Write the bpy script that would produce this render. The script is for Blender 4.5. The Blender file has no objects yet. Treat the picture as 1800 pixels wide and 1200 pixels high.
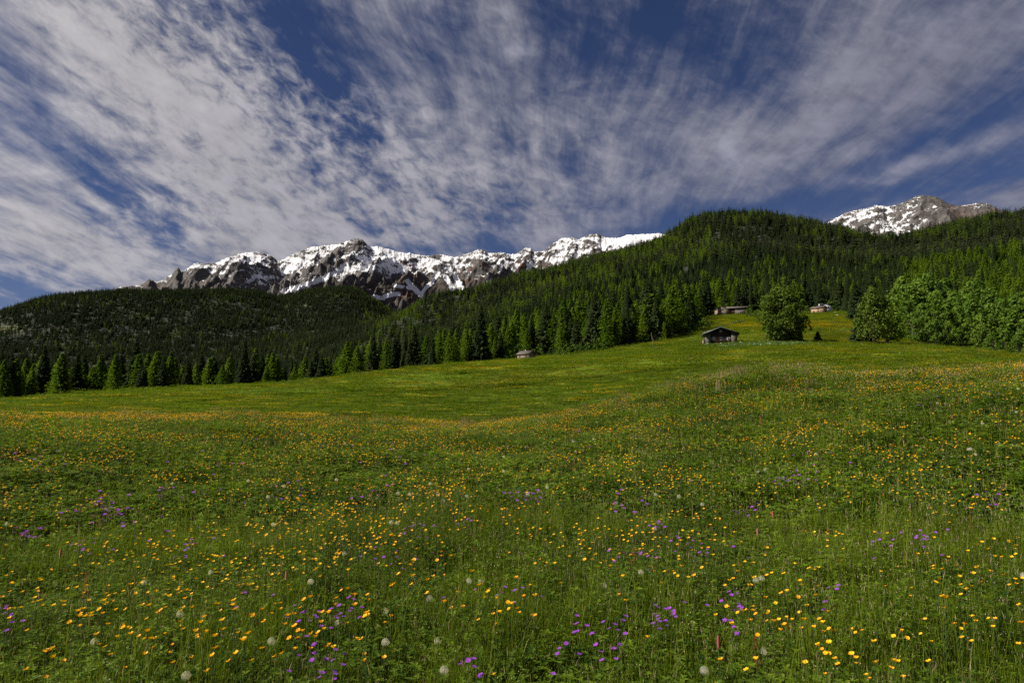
import bpy, math, random
import numpy as np
from mathutils import Vector

random.seed(7)
rng = np.random.default_rng(11)
S = bpy.context.scene
COL = S.collection
R = math.radians

# ------------------------------------------------------------------ camera
F = 1200.0                       # focal length in pixels of an 1800 px wide picture
PITCH = math.atan(120 / F)
EYE = 1.6
cam_d = bpy.data.cameras.new('camera')
cam_d.lens = 24; cam_d.sensor_width = 36; cam_d.clip_start = 0.05; cam_d.clip_end = 40000
cam = bpy.data.objects.new('camera', cam_d); COL.objects.link(cam)
cam.location = (0, 0, EYE); cam.rotation_euler = (R(90) + PITCH, 0, 0)
S.camera = cam

# ------------------------------------------------------------------ render settings
S.view_settings.view_transform = 'Standard'
S.view_settings.look = 'None'
S.view_settings.exposure = 0.75
S.view_settings.gamma = 1.0
S.view_settings.use_curve_mapping = False
S.cycles.max_bounces = 4
S.cycles.use_denoising = False
S.cycles.sample_clamp_indirect = 3.0
S.cycles.sample_clamp_direct = 12.0
S.cycles.diffuse_bounces = 1
S.cycles.glossy_bounces = 1
S.cycles.transmission_bounces = 2
S.cycles.transparent_max_bounces = 8
S.cycles.caustics_reflective = False
S.cycles.caustics_refractive = False

# ------------------------------------------------------------------ sun and sky
SUN_TO = Vector((-0.80, -0.14, 0.68)).normalized()      # direction towards the sun
sun_el = math.asin(SUN_TO.z)
sun_az = math.atan2(SUN_TO.x, SUN_TO.y)
sd = bpy.data.lights.new('sun', 'SUN'); sd.energy = 5.0; sd.angle = R(0.6); sd.color = (1.0, 0.93, 0.80)
so = bpy.data.objects.new('sun', sd); COL.objects.link(so)
so.rotation_euler = (-SUN_TO).to_track_quat('-Z', 'Y').to_euler()


def dir_of(px, py):
    """world direction through a point of the photograph"""
    a = (px - 900) / F; b = (600 - py) / F
    return (a, math.cos(PITCH) - b * math.sin(PITCH), math.sin(PITCH) + b * math.cos(PITCH))


W = bpy.data.worlds.new('World'); S.world = W; W.use_nodes = True


def build_world():
    nt = W.node_tree; N = nt.nodes; L = nt.links
    N.clear()
    out = N.new('ShaderNodeOutputWorld'); bg = N.new('ShaderNodeBackground')
    sky = N.new('ShaderNodeTexSky'); sky.sky_type = 'NISHITA'; sky.sun_disc = False
    sky.sun_elevation = sun_el; sky.sun_rotation = sun_az; sky.altitude = 1500; sky.air_density = 1.0
    sky.dust_density = 0.3; sky.ozone_density = 3.0
    tc = N.new('ShaderNodeTexCoord'); sep = N.new('ShaderNodeSeparateXYZ'); L.new(tc.outputs['Generated'], sep.inputs[0])

    def M(op, a, b=None, c=None, clamp=False):
        n = N.new('ShaderNodeMath'); n.operation = op; n.use_clamp = clamp
        for i, v in enumerate((a, b, c)):
            if v is None: continue
            if isinstance(v, (int, float)): n.inputs[i].default_value = v
            else: L.new(v, n.inputs[i])
        return n.outputs[0]
    x, y, z = sep.outputs
    # cloud layer: project the view direction onto a gently curved sheet overhead
    zz = M('ADD', M('MAXIMUM', z, 0.0), 0.10)
    u = M('DIVIDE', x, zz); v = M('DIVIDE', y, zz)
    # rotate a little so the streets run towards azimuth slightly right of centre
    ca, sa = math.cos(R(-4)), math.sin(R(-4))
    ur = M('ADD', M('MULTIPLY', u, ca), M('MULTIPLY', v, sa)); vr = M('SUBTRACT', M('MULTIPLY', v, ca), M('MULTIPLY', u, sa))

    def comb(a, b, c=0.0):
        n = N.new('ShaderNodeCombineXYZ')
        for i, q in enumerate((a, b, c)):
            if isinstance(q, (int, float)): n.inputs[i].default_value = q
            else: L.new(q, n.inputs[i])
        return n.outputs[0]

    def noise(vec, scale, detail=5, rough=0.55, dist=0.0):
        n = N.new('ShaderNodeTexNoise'); n.inputs['Scale'].default_value = scale
        n.inputs['Detail'].default_value = detail; n.inputs['Roughness'].default_value = rough
        n.inputs['Distortion'].default_value = dist
        L.new(vec, n.inputs['Vector']); return n.outputs['Fac']
    warp = noise(comb(ur, vr, 3.1), 0.8, 2)
    uw = M('ADD', ur, M('MULTIPLY', M('SUBTRACT', warp, 0.5), 0.9)); vw = M('ADD', vr, M('MULTIPLY', M('SUBTRACT', warp, 0.5), 0.8))
    big = noise(comb(uw, M('MULTIPLY', vw, 0.40), 1.7), 1.25, 7, 0.60, 0.3)
    us = M('ADD', ur, M('MULTIPLY', M('SUBTRACT', warp, 0.5), 0.25))
    streak = noise(comb(M('MULTIPLY', us, 3.0), M('MULTIPLY', vr, 0.36), 5.0), 2.4, 8, 0.64, 0.15)
    wisp = noise(comb(M('MULTIPLY', uw, 1.5), vw, 9.0), 4.0, 6, 0.55, 0.3)
    az = M('ARCTAN2', x, y); el = M('ARCSINE', z)
    adir = comb(M('ADD', M('MULTIPLY', az, .85), M('MULTIPLY', el, .25)), M('SUBTRACT', M('MULTIPLY', el, 1.25), M('MULTIPLY', az, -.25)), 2.0)
    puff = noise(adir, 46.0, 4, 0.62, 0.4)
    puff2 = noise(adir, 15.0, 4, 0.6, 0.4)
    def blob(px, py, rx, ry, rot, w):
        d = Vector(dir_of(px, py)).normalized()
        a0 = math.atan2(d.x, d.y); e0 = math.asin(d.z)
        da = M('SUBTRACT', az, a0); de = M('SUBTRACT', el, e0)
        c, s = math.cos(R(rot)), math.sin(R(rot))            # rot: degrees counter-clockwise, 0 = level
        p = M('ADD', M('MULTIPLY', da, c), M('MULTIPLY', de, s)); q = M('SUBTRACT', M('MULTIPLY', de, c), M('MULTIPLY', da, s))
        rp, rq = rx / F, ry / F
        t = M('ADD', M('MULTIPLY', M('MULTIPLY', p, p), 1 / rp ** 2), M('MULTIPLY', M('MULTIPLY', q, q), 1 / rq ** 2))
        return M('MULTIPLY', M('EXPONENT', M('MULTIPLY', t, -1.0)), w)

    def total(lst):
        s = None
        for b in lst:
            o = blob(*b); s = o if s is None else M('ADD', s, o)
        return s
    cover = total([
        (560, 50, 190, 90, -28, -.27), (640, 140, 120, 60, -30, -.18), (1130, 30, 150, 70, 0, -.30), (1290, 110, 120, 55, -10, -.26), (760, 70, 110, 50, 0, -.10), (1500, 70, 260, 70, 10, .20), (1720, 110, 160, 70, 10, .14), (1420, 200, 160, 50, 20, .12),
        (1060, 120, 60, 70, 0, -.16), (200, 325, 200, 22, -42, -.22), (130, 350, 200, 12, -38, -.18), (320, 445, 110, 18, -32, -.24), (130, 430, 170, 60, -25, .22), (420, 460, 120, 40, 0, .15), (70, 240, 150, 14, -35, -.2), (60, 170, 120, 12, -35, -.12),
        (1610, 255, 300, 26, 14, -.34), (1210, 385, 130, 34, 0, -.36), (560, 280, 60, 50, -35, -.20), (20, 520, 120, 40, 10, -.35),
        (1480, 352, 300, 22, 6, -.30), (850, 440, 110, 26, -10, -.16), (890, 360, 60, 60, 0, -.14),
        (300, 170, 260, 110, -40, .34), (420, 330, 260, 100, -38, .30), (80, 430, 150, 70, -30, .25), (120, 60, 220, 60, -30, .16), (360, 440, 140, 60, 0, .26),
        (1600, 160, 360, 80, 16, .28), (1640, 280, 150, 16, 10, .42), (1400, 322, 120, 12, 16, .3), (940, 290, 200, 90, 10, .10), (700, 370, 170, 60, 0, .18),
        (1010, 350, 170, 70, 10, .16), (920, 100, 70, 90, -20, .18), (1280, 260, 60, 60, 60, .18), (1790, 350, 60, 20, 15, .35), (1700, 40, 160, 60, 0, .15)])
    alto = total([(330, 150, 300, 150, -42, 1.0), (560, 280, 200, 130, -30, 1.0), (380, 400, 240, 90, 0, .7), (800, 360, 220, 90, 0, .6), (100, 480, 200, 60, 0, .5), (1000, 250, 300, 150, 0, .3)])
    alto = M('MINIMUM', M('MAXIMUM', alto, 0.22), 1.0)
    dens = M('ADD', M('ADD', M('MULTIPLY', M('SUBTRACT', big, 0.5), 0.95), M('MULTIPLY', M('SUBTRACT', streak, 0.5), 1.35)), M('ADD', M('MULTIPLY', M('SUBTRACT', wisp, 0.5), 0.75), M('ADD', cover, 0.43)))
    dens = M('ADD', dens, M('MULTIPLY', alto, M('ADD', M('MULTIPLY', M('SUBTRACT', puff, 0.5), 1.7), M('MULTIPLY', M('SUBTRACT', puff2, 0.5), 0.9))))
    ramp = N.new('ShaderNodeMapRange'); ramp.interpolation_type = 'SMOOTHSTEP'
    L.new(dens, ramp.inputs[0]); ramp.inputs[1].default_value = 0.04; ramp.inputs[2].default_value = 0.98
    fac = M('MULTIPLY', ramp.outputs[0], 0.93)
    # thick cloud is a little brighter on the sun's side of the sky
    side = N.new('ShaderNodeVectorMath'); side.operation = 'DOT_PRODUCT'; L.new(tc.outputs['Generated'], side.inputs[0]); side.inputs[1].default_value = tuple(SUN_TO)
    sfac = N.new('ShaderNodeMapRange'); L.new(side.outputs['Value'], sfac.inputs[0]); sfac.inputs[1].default_value = -0.25; sfac.inputs[2].default_value = 0.65
    cc = N.new('ShaderNodeMix'); cc.data_type = 'RGBA'; L.new(sfac.outputs[0], cc.inputs['Factor'])
    cc.inputs['A'].default_value = (2.30, 2.36, 3.10, 1); cc.inputs['B'].default_value = (6.0, 5.75, 5.9, 1)
    br = M('ADD', 0.05, M('MULTIPLY', M('ADD', M('ADD', puff2, puff), M('ADD', wisp, streak)), 0.47))
    glow = total([(770, 40, 40, 40, 0, .25), (915, 88, 30, 14, 0, .5), (1285, 270, 22, 30, 30, .35), (1640, 280, 120, 14, 10, .25)])
    br = M('ADD', br, M('MAXIMUM', glow, 0.0))
    cs = N.new('ShaderNodeVectorMath'); cs.operation = 'SCALE'; L.new(cc.outputs['Result'], cs.inputs[0]); L.new(br, cs.inputs['Scale'])
    hsv = N.new('ShaderNodeHueSaturation'); L.new(sky.outputs[0], hsv.inputs['Color']); hsv.inputs['Saturation'].default_value = 1.10; hsv.inputs['Value'].default_value = 0.50
    tint = N.new('ShaderNodeMix'); tint.data_type = 'RGBA'; tint.blend_type = 'MULTIPLY'; tint.inputs['Factor'].default_value = 1.0
    L.new(hsv.outputs[0], tint.inputs['A']); tint.inputs['B'].default_value = (1.00, 0.86, 1.06, 1)
    mx = N.new('ShaderNodeMix'); mx.data_type = 'RGBA'; L.new(fac, mx.inputs['Factor']); L.new(tint.outputs['Result'], mx.inputs['A']); L.new(cs.outputs[0], mx.inputs['B'])
    L.new(mx.outputs['Result'], bg.inputs['Color']); bg.inputs['Strength'].default_value = 0.052
    L.new(bg.outputs[0], out.inputs[0])
    W.cycles.sampling_method = 'MANUAL'; W.cycles.sample_map_resolution = 512


build_world()


# ------------------------------------------------------------------ numpy noise
_perm = np.random.default_rng(5).permutation(512)
_ang = np.random.default_rng(6).random(512) * 2 * np.pi
_gx, _gy = np.cos(_ang), np.sin(_ang)


def pnoise(x, y, seed=0):
    x = np.asarray(x, float) + seed * 17.31; y = np.asarray(y, float) + seed * 9.77
    xi = np.floor(x).astype(np.int64); yi = np.floor(y).astype(np.int64)
    xf = x - xi; yf = y - yi
    u = xf ** 3 * (xf * (xf * 6 - 15) + 10); v = yf ** 3 * (yf * (yf * 6 - 15) + 10)

    def g(ix, iy, dx, dy):
        h = _perm[(_perm[(ix + seed * 31) & 511] + iy) & 511]
        return _gx[h] * dx + _gy[h] * dy
    a = g(xi, yi, xf, yf); b = g(xi + 1, yi, xf - 1, yf); c = g(xi, yi + 1, xf, yf - 1); d = g(xi + 1, yi + 1, xf - 1, yf - 1)
    return ((a * (1 - u) + b * u) * (1 - v) + (c * (1 - u) + d * u) * v) * 1.5


def fbm(x, y, oct=4, seed=0, gain=0.5, lac=2.03):
    s = 0; a = 1; f = 1; t = 0
    for i in range(oct):
        s = s + a * pnoise(x * f, y * f, seed + i); t += a; a *= gain; f *= lac
    return s / t


def ridged(x, y, oct=5, seed=0, gain=0.5):
    s = 0; a = 1; f = 1; t = 0; w = 1
    for i in range(oct):
        n = (1 - np.abs(pnoise(x * f, y * f, seed + i)) * 1.6); n = np.clip(n, 0, 1) ** 2 * w
        w = np.clip(n * 1.6, 0, 1)
        s = s + a * n; t += a; a *= gain; f *= 2.07
    return s / t


# ------------------------------------------------------------------ the lie of the land
def azz(px, py, d):
    dx, dy, dz = dir_of(px, py); h = math.hypot(dx, dy)
    return math.atan2(dx, dy), EYE + d * dz / h


PX = [-250, 0, 250, 500, 700, 850, 1000, 1130, 1265, 1400, 1550, 1700, 1800, 2100]
RINGS = [
    (16, [800, 800, 800, 800, 800, 802, 797, 786, 772, 766, 758, 748, 742, 735]),
    (26, [755, 752, 750, 750, 757, 763, 744, 716, 694, 685, 682, 671, 665, 655]),
    (31, [753, 750, 748, 751, 759, 766, 742, 710, 689, 683, 677, 667, 661, 650]),
    (42, [757, 757, 755, 758, 768, 777, 756, 722, 702, 692, 684, 672, 664, 655]),
    (62, [744, 741, 737, 744, 752, 754, 740, 712, 691, 682, 676, 668, 660, 655]),
    (90, [730, 725, 712, 715, 716, 717, 697, 679, 659, 657, 657, 655, 650, 650]),
    (125, [716, 709, 690, 686, 672, 667, 658, 642, 630, 628, 630, 634, 640, 645]),
    (150, [716, 707, 685, 676, 656, 646, 641, 626, 617, 615, 617, 618, 632, 640]),
    (175, [722, 712, 688, 677, 649, 638, 634, 618, 609, 608, 610, 609, 633, 645]),
    (205, [730, 718, 696, 683, 652, 636, 629, 610, 604.5, 602, 606, 613, 643, 655]),
    (250, [738, 728, 716, 705, 667, 640, 619, 598, 582, 582, 588, 606, 640, 650]),
    (330, [745, 735, 728, 716, 674, 632, 603, 583, 560, 560, 565, 585, 610, 620]),
    (400, [745, 738, 730, 716, 674, 620, 588, 567, 553, 550, 550, 563, 580, 590]),
    (440, [745, 738, 730, 716, 670, 615, 580, 560, 549, 547, 545, 553, 570, 580]),
    (700, [745, 742, 735, 712, 660, 594, 556, 530, 508, 505, 507, 503, 500, 500]),
    (1100, [745, 735, 728, 690, 625, 558, 513, 475, 447, 445, 462, 450, 437, 430]),
]
RINGS2 = [
    (1550, [-250, 0, 250, 500, 600, 700, 750, 830, 900, 1000, 1100, 1170, 1200, 1250, 1300, 1350, 1400, 1450, 1500, 1530, 1565, 1600, 1650, 1700, 1750, 1800, 2100],
     [720, 690, 672, 640, 600, 560, 543, 528, 507, 477, 447, 427, 409, 396, 391, 391, 400, 408, 419, 433, 435, 428, 414, 407, 397, 393, 378]),
    (2000, [-250, 0, 250, 500, 600, 700, 830, 1000, 1170, 1300, 1500, 1565, 1800, 2100], [690, 635, 600, 590, 575, 585, 570, 520, 470, 440, 450, 455, 430, 410]),
    (2600, [-250, 0, 60, 130, 200, 280, 400, 450, 500, 530, 560, 600, 635, 655, 680, 750, 900, 1100, 1300, 1800, 2100],
     [640, 551, 529, 515, 512, 513, 512, 514, 527, 519, 511, 506, 514, 530, 548, 565, 560, 520, 480, 470, 450]),
    (3300, [-250, 0, 250, 500, 800, 1200, 1800, 2100], [680, 590, 560, 560, 580, 560, 520, 500]),
    (4000, [-250, 0, 250, 500, 800, 1200, 1800, 2100], [640, 600, 590, 590, 580, 560, 520, 500]),
    (9000, [-250, 0, 1800, 2100], [690, 690, 690, 690]),
]
AZN = 1441
AZS = np.linspace(-math.pi, math.pi, AZN)
ring_d = [0.2, 3.0, 8.0]; ring_z = []
for d, l, r in ((0.2, 0, 0), (3, 0.0, 0.02), (8, 0.04, 0.22)):
    ring_z.append(np.interp(AZS, [R(-37), R(37)], [l, r]))
for row in RINGS:
    a, z = zip(*[azz(p, q, row[0]) for p, q in zip(PX, row[1])]); ring_d.append(row[0]); ring_z.append(np.interp(AZS, a, z))
for d, ps, qs in RINGS2:
    a, z = zip(*[azz(p, q, d) for p, q in zip(ps, qs)]); ring_d.append(d); ring_z.append(np.interp(AZS, a, z))
ring_z = np.array(ring_z); lr = np.log(np.array(ring_d))


def pchip_rows(xk, Y, xq):
    h = np.diff(xk)[:, None]; dl = np.diff(Y, axis=0) / h
    m = np.zeros_like(Y)
    w1 = 2 * h[1:] + h[:-1]; w2 = h[1:] + 2 * h[:-1]
    with np.errstate(divide='ignore', invalid='ignore'):
        hm = (w1 + w2) / (w1 / dl[:-1] + w2 / dl[1:])
    m[1:-1] = np.where(dl[:-1] * dl[1:] > 0, hm, 0); m[0] = dl[0]; m[-1] = dl[-1]
    k = np.clip(np.searchsorted(xk, xq) - 1, 0, len(xk) - 2)
    t = ((xq - xk[k]) / np.diff(xk)[k])[:, None]; hk = np.diff(xk)[k][:, None]
    return Y[k] * (2 * t ** 3 - 3 * t ** 2 + 1) + m[k] * hk * (t ** 3 - 2 * t ** 2 + t) + Y[k + 1] * (-2 * t ** 3 + 3 * t ** 2) + m[k + 1] * hk * (t ** 3 - t ** 2)


LGN = 700
LGS = np.linspace(lr[0], lr[-1], LGN)
ZT = pchip_rows(lr, ring_z, LGS)


def blur(A, s, axis):
    k = np.exp(-np.arange(-3 * s, 3 * s + 1) ** 2 / (2 * s * s)); k /= k.sum(); n = len(k) // 2
    P = np.pad(A, [(n, n) if i == axis else (0, 0) for i in range(2)], mode='edge')
    o = 0
    for i, w in enumerate(k):
        o = o + w * (P[i:i + A.shape[0], :] if axis == 0 else P[:, i:i + A.shape[1]])
    return o


ZT_s = blur(blur(ZT, 8, 1), 3, 0)
far = (LGS > math.log(1200))[:, None]
ZT = np.where(far, blur(blur(ZT, 2, 1), 2, 0), ZT_s)
ZT = blur(ZT, 2, 0)


def H0(x, y):
    x = np.asarray(x, float); y = np.asarray(y, float)
    r = np.hypot(x, y) + 1e-6; a = np.arctan2(x, y)
    fi = np.clip((a + math.pi) / (2 * math.pi) * (AZN - 1), 0, AZN - 1.001); fj = np.clip((np.log(r) - LGS[0]) / (LGS[-1] - LGS[0]) * (LGN - 1), 0, LGN - 1.001)
    i = fi.astype(int); j = fj.astype(int); u = fi - i; v = fj - j
    return (ZT[j, i] * (1 - u) + ZT[j, i + 1] * u) * (1 - v) + (ZT[j + 1, i] * (1 - u) + ZT[j + 1, i + 1] * u) * v


def sstep(a, b, x):
    t = np.clip((x - a) / (b - a), 0, 1); return t * t * (3 - 2 * t)


def H(x, y):
    r = np.hypot(x, y)
    z = H0(x, y)
    z = z + 0.05 * fbm(x / 1.3, y / 1.3, 3, 3) * sstep(1.5, 6, r)
    z = z + 0.16 * fbm(x / 6, y / 6, 2, 9) * sstep(4, 16, r)
    z = z + 0.30 * fbm(x / 22, y / 22, 2, 13) * sstep(40, 90, r)
    # the tall grass knoll right of the middle
    z = z + 0.35 * np.exp(-((x - 9.3) ** 2 / 9 + (y - 25) ** 2 / 10))
    z = z + 14 * fbm(x / 170, y / 170, 4, 21) * sstep(520, 1000, r) + 22 * ridged(x / 420, y / 420, 3, 25) * sstep(600, 1400, r) * (1 - 0.6 * sstep(1300, 1550, r))
    return z


def proj(x, y, z):
    """photo pixel of a world point (used only to decide what stands where)"""
    c, s = math.cos(PITCH), math.sin(PITCH)
    zz = z - EYE; dep = y * c + zz * s; up = zz * c - y * s
    dep = np.maximum(dep, 1e-3)
    return 900 + F * x / dep, 600 - F * up / dep


def at(px, d):
    """ground point at column px of the photograph and ground distance d"""
    py = 640.0
    for _ in range(4):
        dx, dy, dz = dir_of(px, py); h = math.hypot(dx, dy); x, y = dx / h * d, dy / h * d
        z = float(H(x, y)); py = float(proj(x, y, z)[1])
    return x, y, z


_rr = np.exp(np.linspace(math.log(1.2), math.log(120), 900))


def hit(px, py, h):
    """where the sight line through a photo point comes down to height h over the meadow"""
    dx, dy, dz = dir_of(px, py); q = math.hypot(dx, dy)
    x = dx / q * _rr; y = dy / q * _rr; zr = EYE + dz / q * _rr
    k = np.argmax(zr <= H(x, y) + h)
    return (x[k], y[k]) if zr[k] <= H(x[k], y[k]) + h else None


# ------------------------------------------------------------------ helpers
def tag(o, label=None, cat=None, group=None, kind=None):
    if label: o['label'] = label
    if cat: o['category'] = cat
    if group: o['group'] = group
    if kind: o['kind'] = kind
    return o


def mesh_np(name, V, faces_flat, loop_tot, mats=(), fmat=None, attrs=None, smooth=False):
    me = bpy.data.meshes.new(name)
    V = np.asarray(V, np.float32); faces_flat = np.asarray(faces_flat, np.int32); loop_tot = np.asarray(loop_tot, np.int32)
    me.vertices.add(len(V)); me.vertices.foreach_set('co', V.ravel())
    me.loops.add(len(faces_flat)); me.loops.foreach_set('vertex_index', faces_flat)
    me.polygons.add(len(loop_tot)); me.polygons.foreach_set('loop_start', np.concatenate([[0], np.cumsum(loop_tot)[:-1]]).astype(np.int32))
    me.polygons.foreach_set('loop_total', loop_tot)
    if fmat is not None: me.polygons.foreach_set('material_index', np.asarray(fmat, np.int32))
    if smooth: me.polygons.foreach_set('use_smooth', np.ones(len(loop_tot), bool))
    for m in mats: me.materials.append(m)
    me.update(calc_edges=True)
    for k, (dom, arr) in (attrs or {}).items():
        a = me.attributes.new(k, 'FLOAT', dom); a.data.foreach_set('value', np.asarray(arr, np.float32))
    me.validate()
    return me


class MB:
    """collects polygons of one mesh"""
    def __init__(s): s.v = []; s.f = []; s.m = []; s.t = []

    def poly(s, pts, mi=0, t=0.5):
        b = len(s.v); s.v += [tuple(p) for p in pts]; s.f.append(list(range(b, b + len(pts)))); s.m.append(mi); s.t.append(t)

    def faces(s, pts, fs, mi=0, t=0.5):
        b = len(s.v); s.v += [tuple(p) for p in pts]
        for f in fs: s.f.append([b + i for i in f]); s.m.append(mi); s.t.append(t)

    def box(s, x0, x1, y0, y1, z0, z1, mi=0):
        p = [(x0, y0, z0), (x1, y0, z0), (x1, y1, z0), (x0, y1, z0), (x0, y0, z1), (x1, y0, z1), (x1, y1, z1), (x0, y1, z1)]
        s.faces(p, [(0, 3, 2, 1), (4, 5, 6, 7), (0, 1, 5, 4), (1, 2, 6, 5), (2, 3, 7, 6), (3, 0, 4, 7)], mi)

    def prism(s, poly2, y0, y1, mi=0):
        """polygon in x,z swept along y"""
        n = len(poly2); p = [(x, y0, z) for x, z in poly2] + [(x, y1, z) for x, z in poly2]
        s.faces(p, [tuple(range(n)), tuple(range(2 * n - 1, n - 1, -1))] + [(i, i + n, (i + 1) % n + n, (i + 1) % n) for i in range(n)], mi)

    def tube(s, pts, rad, n=5, mi=0, t=0.5, cap=True):
        rings = []
        pts = [Vector(p) for p in pts]
        b = len(s.v)
        for i, p in enumerate(pts):
            d = (pts[min(i + 1, len(pts) - 1)] - pts[max(i - 1, 0)]).normalized()
            a = d.orthogonal().normalized() if abs(d.z) < .99 else Vector((1, 0, 0))
            if abs(d.z) < .99:
                a = d.cross(Vector((0, 0, 1))).normalized()
            c = d.cross(a).normalized()
            r = rad[i] if hasattr(rad, '__len__') else rad
            for k in range(n):
                q = 2 * math.pi * k / n; s.v.append(tuple(p + a * (r * math.cos(q)) + c * (r * math.sin(q))))
        for i in range(len(pts) - 1):
            for k in range(n):
                s.f.append([b + i * n + k, b + i * n + (k + 1) % n, b + (i + 1) * n + (k + 1) % n, b + (i + 1) * n + k]); s.m.append(mi); s.t.append(t)
        if cap:
            s.f.append([b + (len(pts) - 1) * n + k for k in range(n)]); s.m.append(mi); s.t.append(t)

    def mesh(s, name, mats, smooth=False):
        flat = [i for f in s.f for i in f]
        me = mesh_np(name, s.v, flat, [len(f) for f in s.f], mats, s.m, {'tint': ('FACE', s.t)}, smooth)
        return me

    def build(s, name, mats, parent=None, smooth=False):
        if not isinstance(mats, (list, tuple)): mats = [mats]
        o = bpy.data.objects.new(name, s.mesh(name, mats, smooth)); COL.objects.link(o)
        if parent: o.parent = parent
        return o


def empty(name, loc, rz=0.0, sc=1.0):
    o = bpy.data.objects.new(name, None); COL.objects.link(o); o.location = loc; o.rotation_euler = (0, 0, rz); o.scale = (sc,) * 3
    o.empty_display_size = 0.3
    return o


# ------------------------------------------------------------------ materials
def new_mat(name):
    m = bpy.data.materials.new(name); m.use_nodes = True; nt = m.node_tree
    b = nt.nodes['Principled BSDF']; return m, nt, b


def plain(name, col, rough=0.8, noise_scale=None, var=0.25, spec=0.3, metal=0.0):
    m, nt, b = new_mat(name)
    b.inputs['Roughness'].default_value = rough; b.inputs['Specular IOR Level'].default_value = spec; b.inputs['Metallic'].default_value = metal
    if noise_scale:
        tc = nt.nodes.new('ShaderNodeTexCoord'); n = nt.nodes.new('ShaderNodeTexNoise'); n.inputs['Scale'].default_value = noise_scale; n.inputs['Detail'].default_value = 4
        nt.links.new(tc.outputs['Object'], n.inputs['Vector'])
        r = nt.nodes.new('ShaderNodeValToRGB'); nt.links.new(n.outputs['Fac'], r.inputs[0])
        r.color_ramp.elements[0].position = 0.3; r.color_ramp.elements[1].position = 0.7
        r.color_ramp.elements[0].color = (*[c * (1 - var) for c in col], 1); r.color_ramp.elements[1].color = (*[min(1, c * (1 + var)) for c in col], 1)
        nt.links.new(r.outputs[0], b.inputs['Base Color'])
    else:
        b.inputs['Base Color'].default_value = (*col, 1)
    return m


class NT:
    def __init__(s, nt): s.nt = nt; s.N = nt.nodes; s.L = nt.links

    def put(s, v, sock):
        if isinstance(v, (int, float)): sock.default_value = v
        elif isinstance(v, tuple): sock.default_value = v if len(v) == 4 or sock.type != 'RGBA' else (*v, 1)
        else: s.L.new(v, sock)

    def math(s, op, a, b=0.0, clamp=False):
        n = s.N.new('ShaderNodeMath'); n.operation = op; n.use_clamp = clamp; s.put(a, n.inputs[0]); s.put(b, n.inputs[1]); return n.outputs[0]

    def mix(s, f, a, b, blend='MIX'):
        n = s.N.new('ShaderNodeMix'); n.data_type = 'RGBA'; n.blend_type = blend
        s.put(f, n.inputs['Factor']); s.put(a, n.inputs['A']); s.put(b, n.inputs['B']); return n.outputs['Result']

    def noise(s, vec, scale, detail=3, rough=0.55, dist=0.0, typ=None):
        n = s.N.new('ShaderNodeTexNoise'); n.inputs['Scale'].default_value = scale; n.inputs['Detail'].default_value = detail
        n.inputs['Roughness'].default_value = rough; n.inputs['Distortion'].default_value = dist
        if vec is not None: s.L.new(vec, n.inputs['Vector'])
        return n.outputs['Fac']

    def mr(s, v, a, b, c=0.0, d=1.0, smooth=True):
        n = s.N.new('ShaderNodeMapRange'); n.interpolation_type = 'SMOOTHSTEP' if smooth else 'LINEAR'
        s.put(v, n.inputs[0]); n.inputs[1].default_value = a; n.inputs[2].default_value = b; n.inputs[3].default_value = c; n.inputs[4].default_value = d
        return n.outputs[0]

    def scale_vec(s, vec, k):
        n = s.N.new('ShaderNodeVectorMath'); n.operation = 'MULTIPLY'; s.L.new(vec, n.inputs[0]); n.inputs[1].default_value = k; return n.outputs[0]

    def attr(s, name):
        n = s.N.new('ShaderNodeAttribute'); n.attribute_name = name; return n.outputs['Fac']

    def pos(s): return s.N.new('ShaderNodeNewGeometry').outputs['Position']
    def rnd(s): return s.N.new('ShaderNodeObjectInfo').outputs['Random']


def leafy(name, ca, cb, cc=None, transl=0.3, patch=0.02, rough=0.75, spec=0.08, rand=1.0, extra=None):
    """two-sided foliage: colour runs with the face's own tint, the plant's own random number and broad patches of ground"""
    m, nt, b = new_mat(name); t = NT(nt)
    p = t.pos(); n1 = t.noise(p, patch, 3)
    f = t.math('ADD', t.math('MULTIPLY', t.attr('tint'), 0.6), t.math('ADD', t.math('MULTIPLY', t.math('SUBTRACT', t.rnd(), 0.5), 0.5 * rand), t.math('MULTIPLY', t.math('SUBTRACT', n1, 0.5), 1.2)))
    f = t.math('ADD', f, 0.2, True)
    c = t.mix(f, ca, cb)
    if cc is not None:
        c = t.mix(t.mr(t.attr('tint'), 0.9, 0.92), c, cc)
    if extra: c = extra(t, c, p)
    b.inputs['Roughness'].default_value = rough; b.inputs['Specular IOR Level'].default_value = spec
    t.put(c, b.inputs['Base Color'])
    tr = t.N.new('ShaderNodeBsdfTranslucent'); mxs = t.N.new('ShaderNodeMixShader'); mxs.inputs[0].default_value = transl
    t.put(t.mix(1.0, c, (1.25, 1.3, 0.6, 1), 'MULTIPLY'), tr.inputs['Color'])
    t.L.new(b.outputs[0], mxs.inputs[1]); t.L.new(tr.outputs[0], mxs.inputs[2])
    t.L.new(mxs.outputs[0], nt.nodes['Material Output'].inputs['Surface'])
    return m


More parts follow.
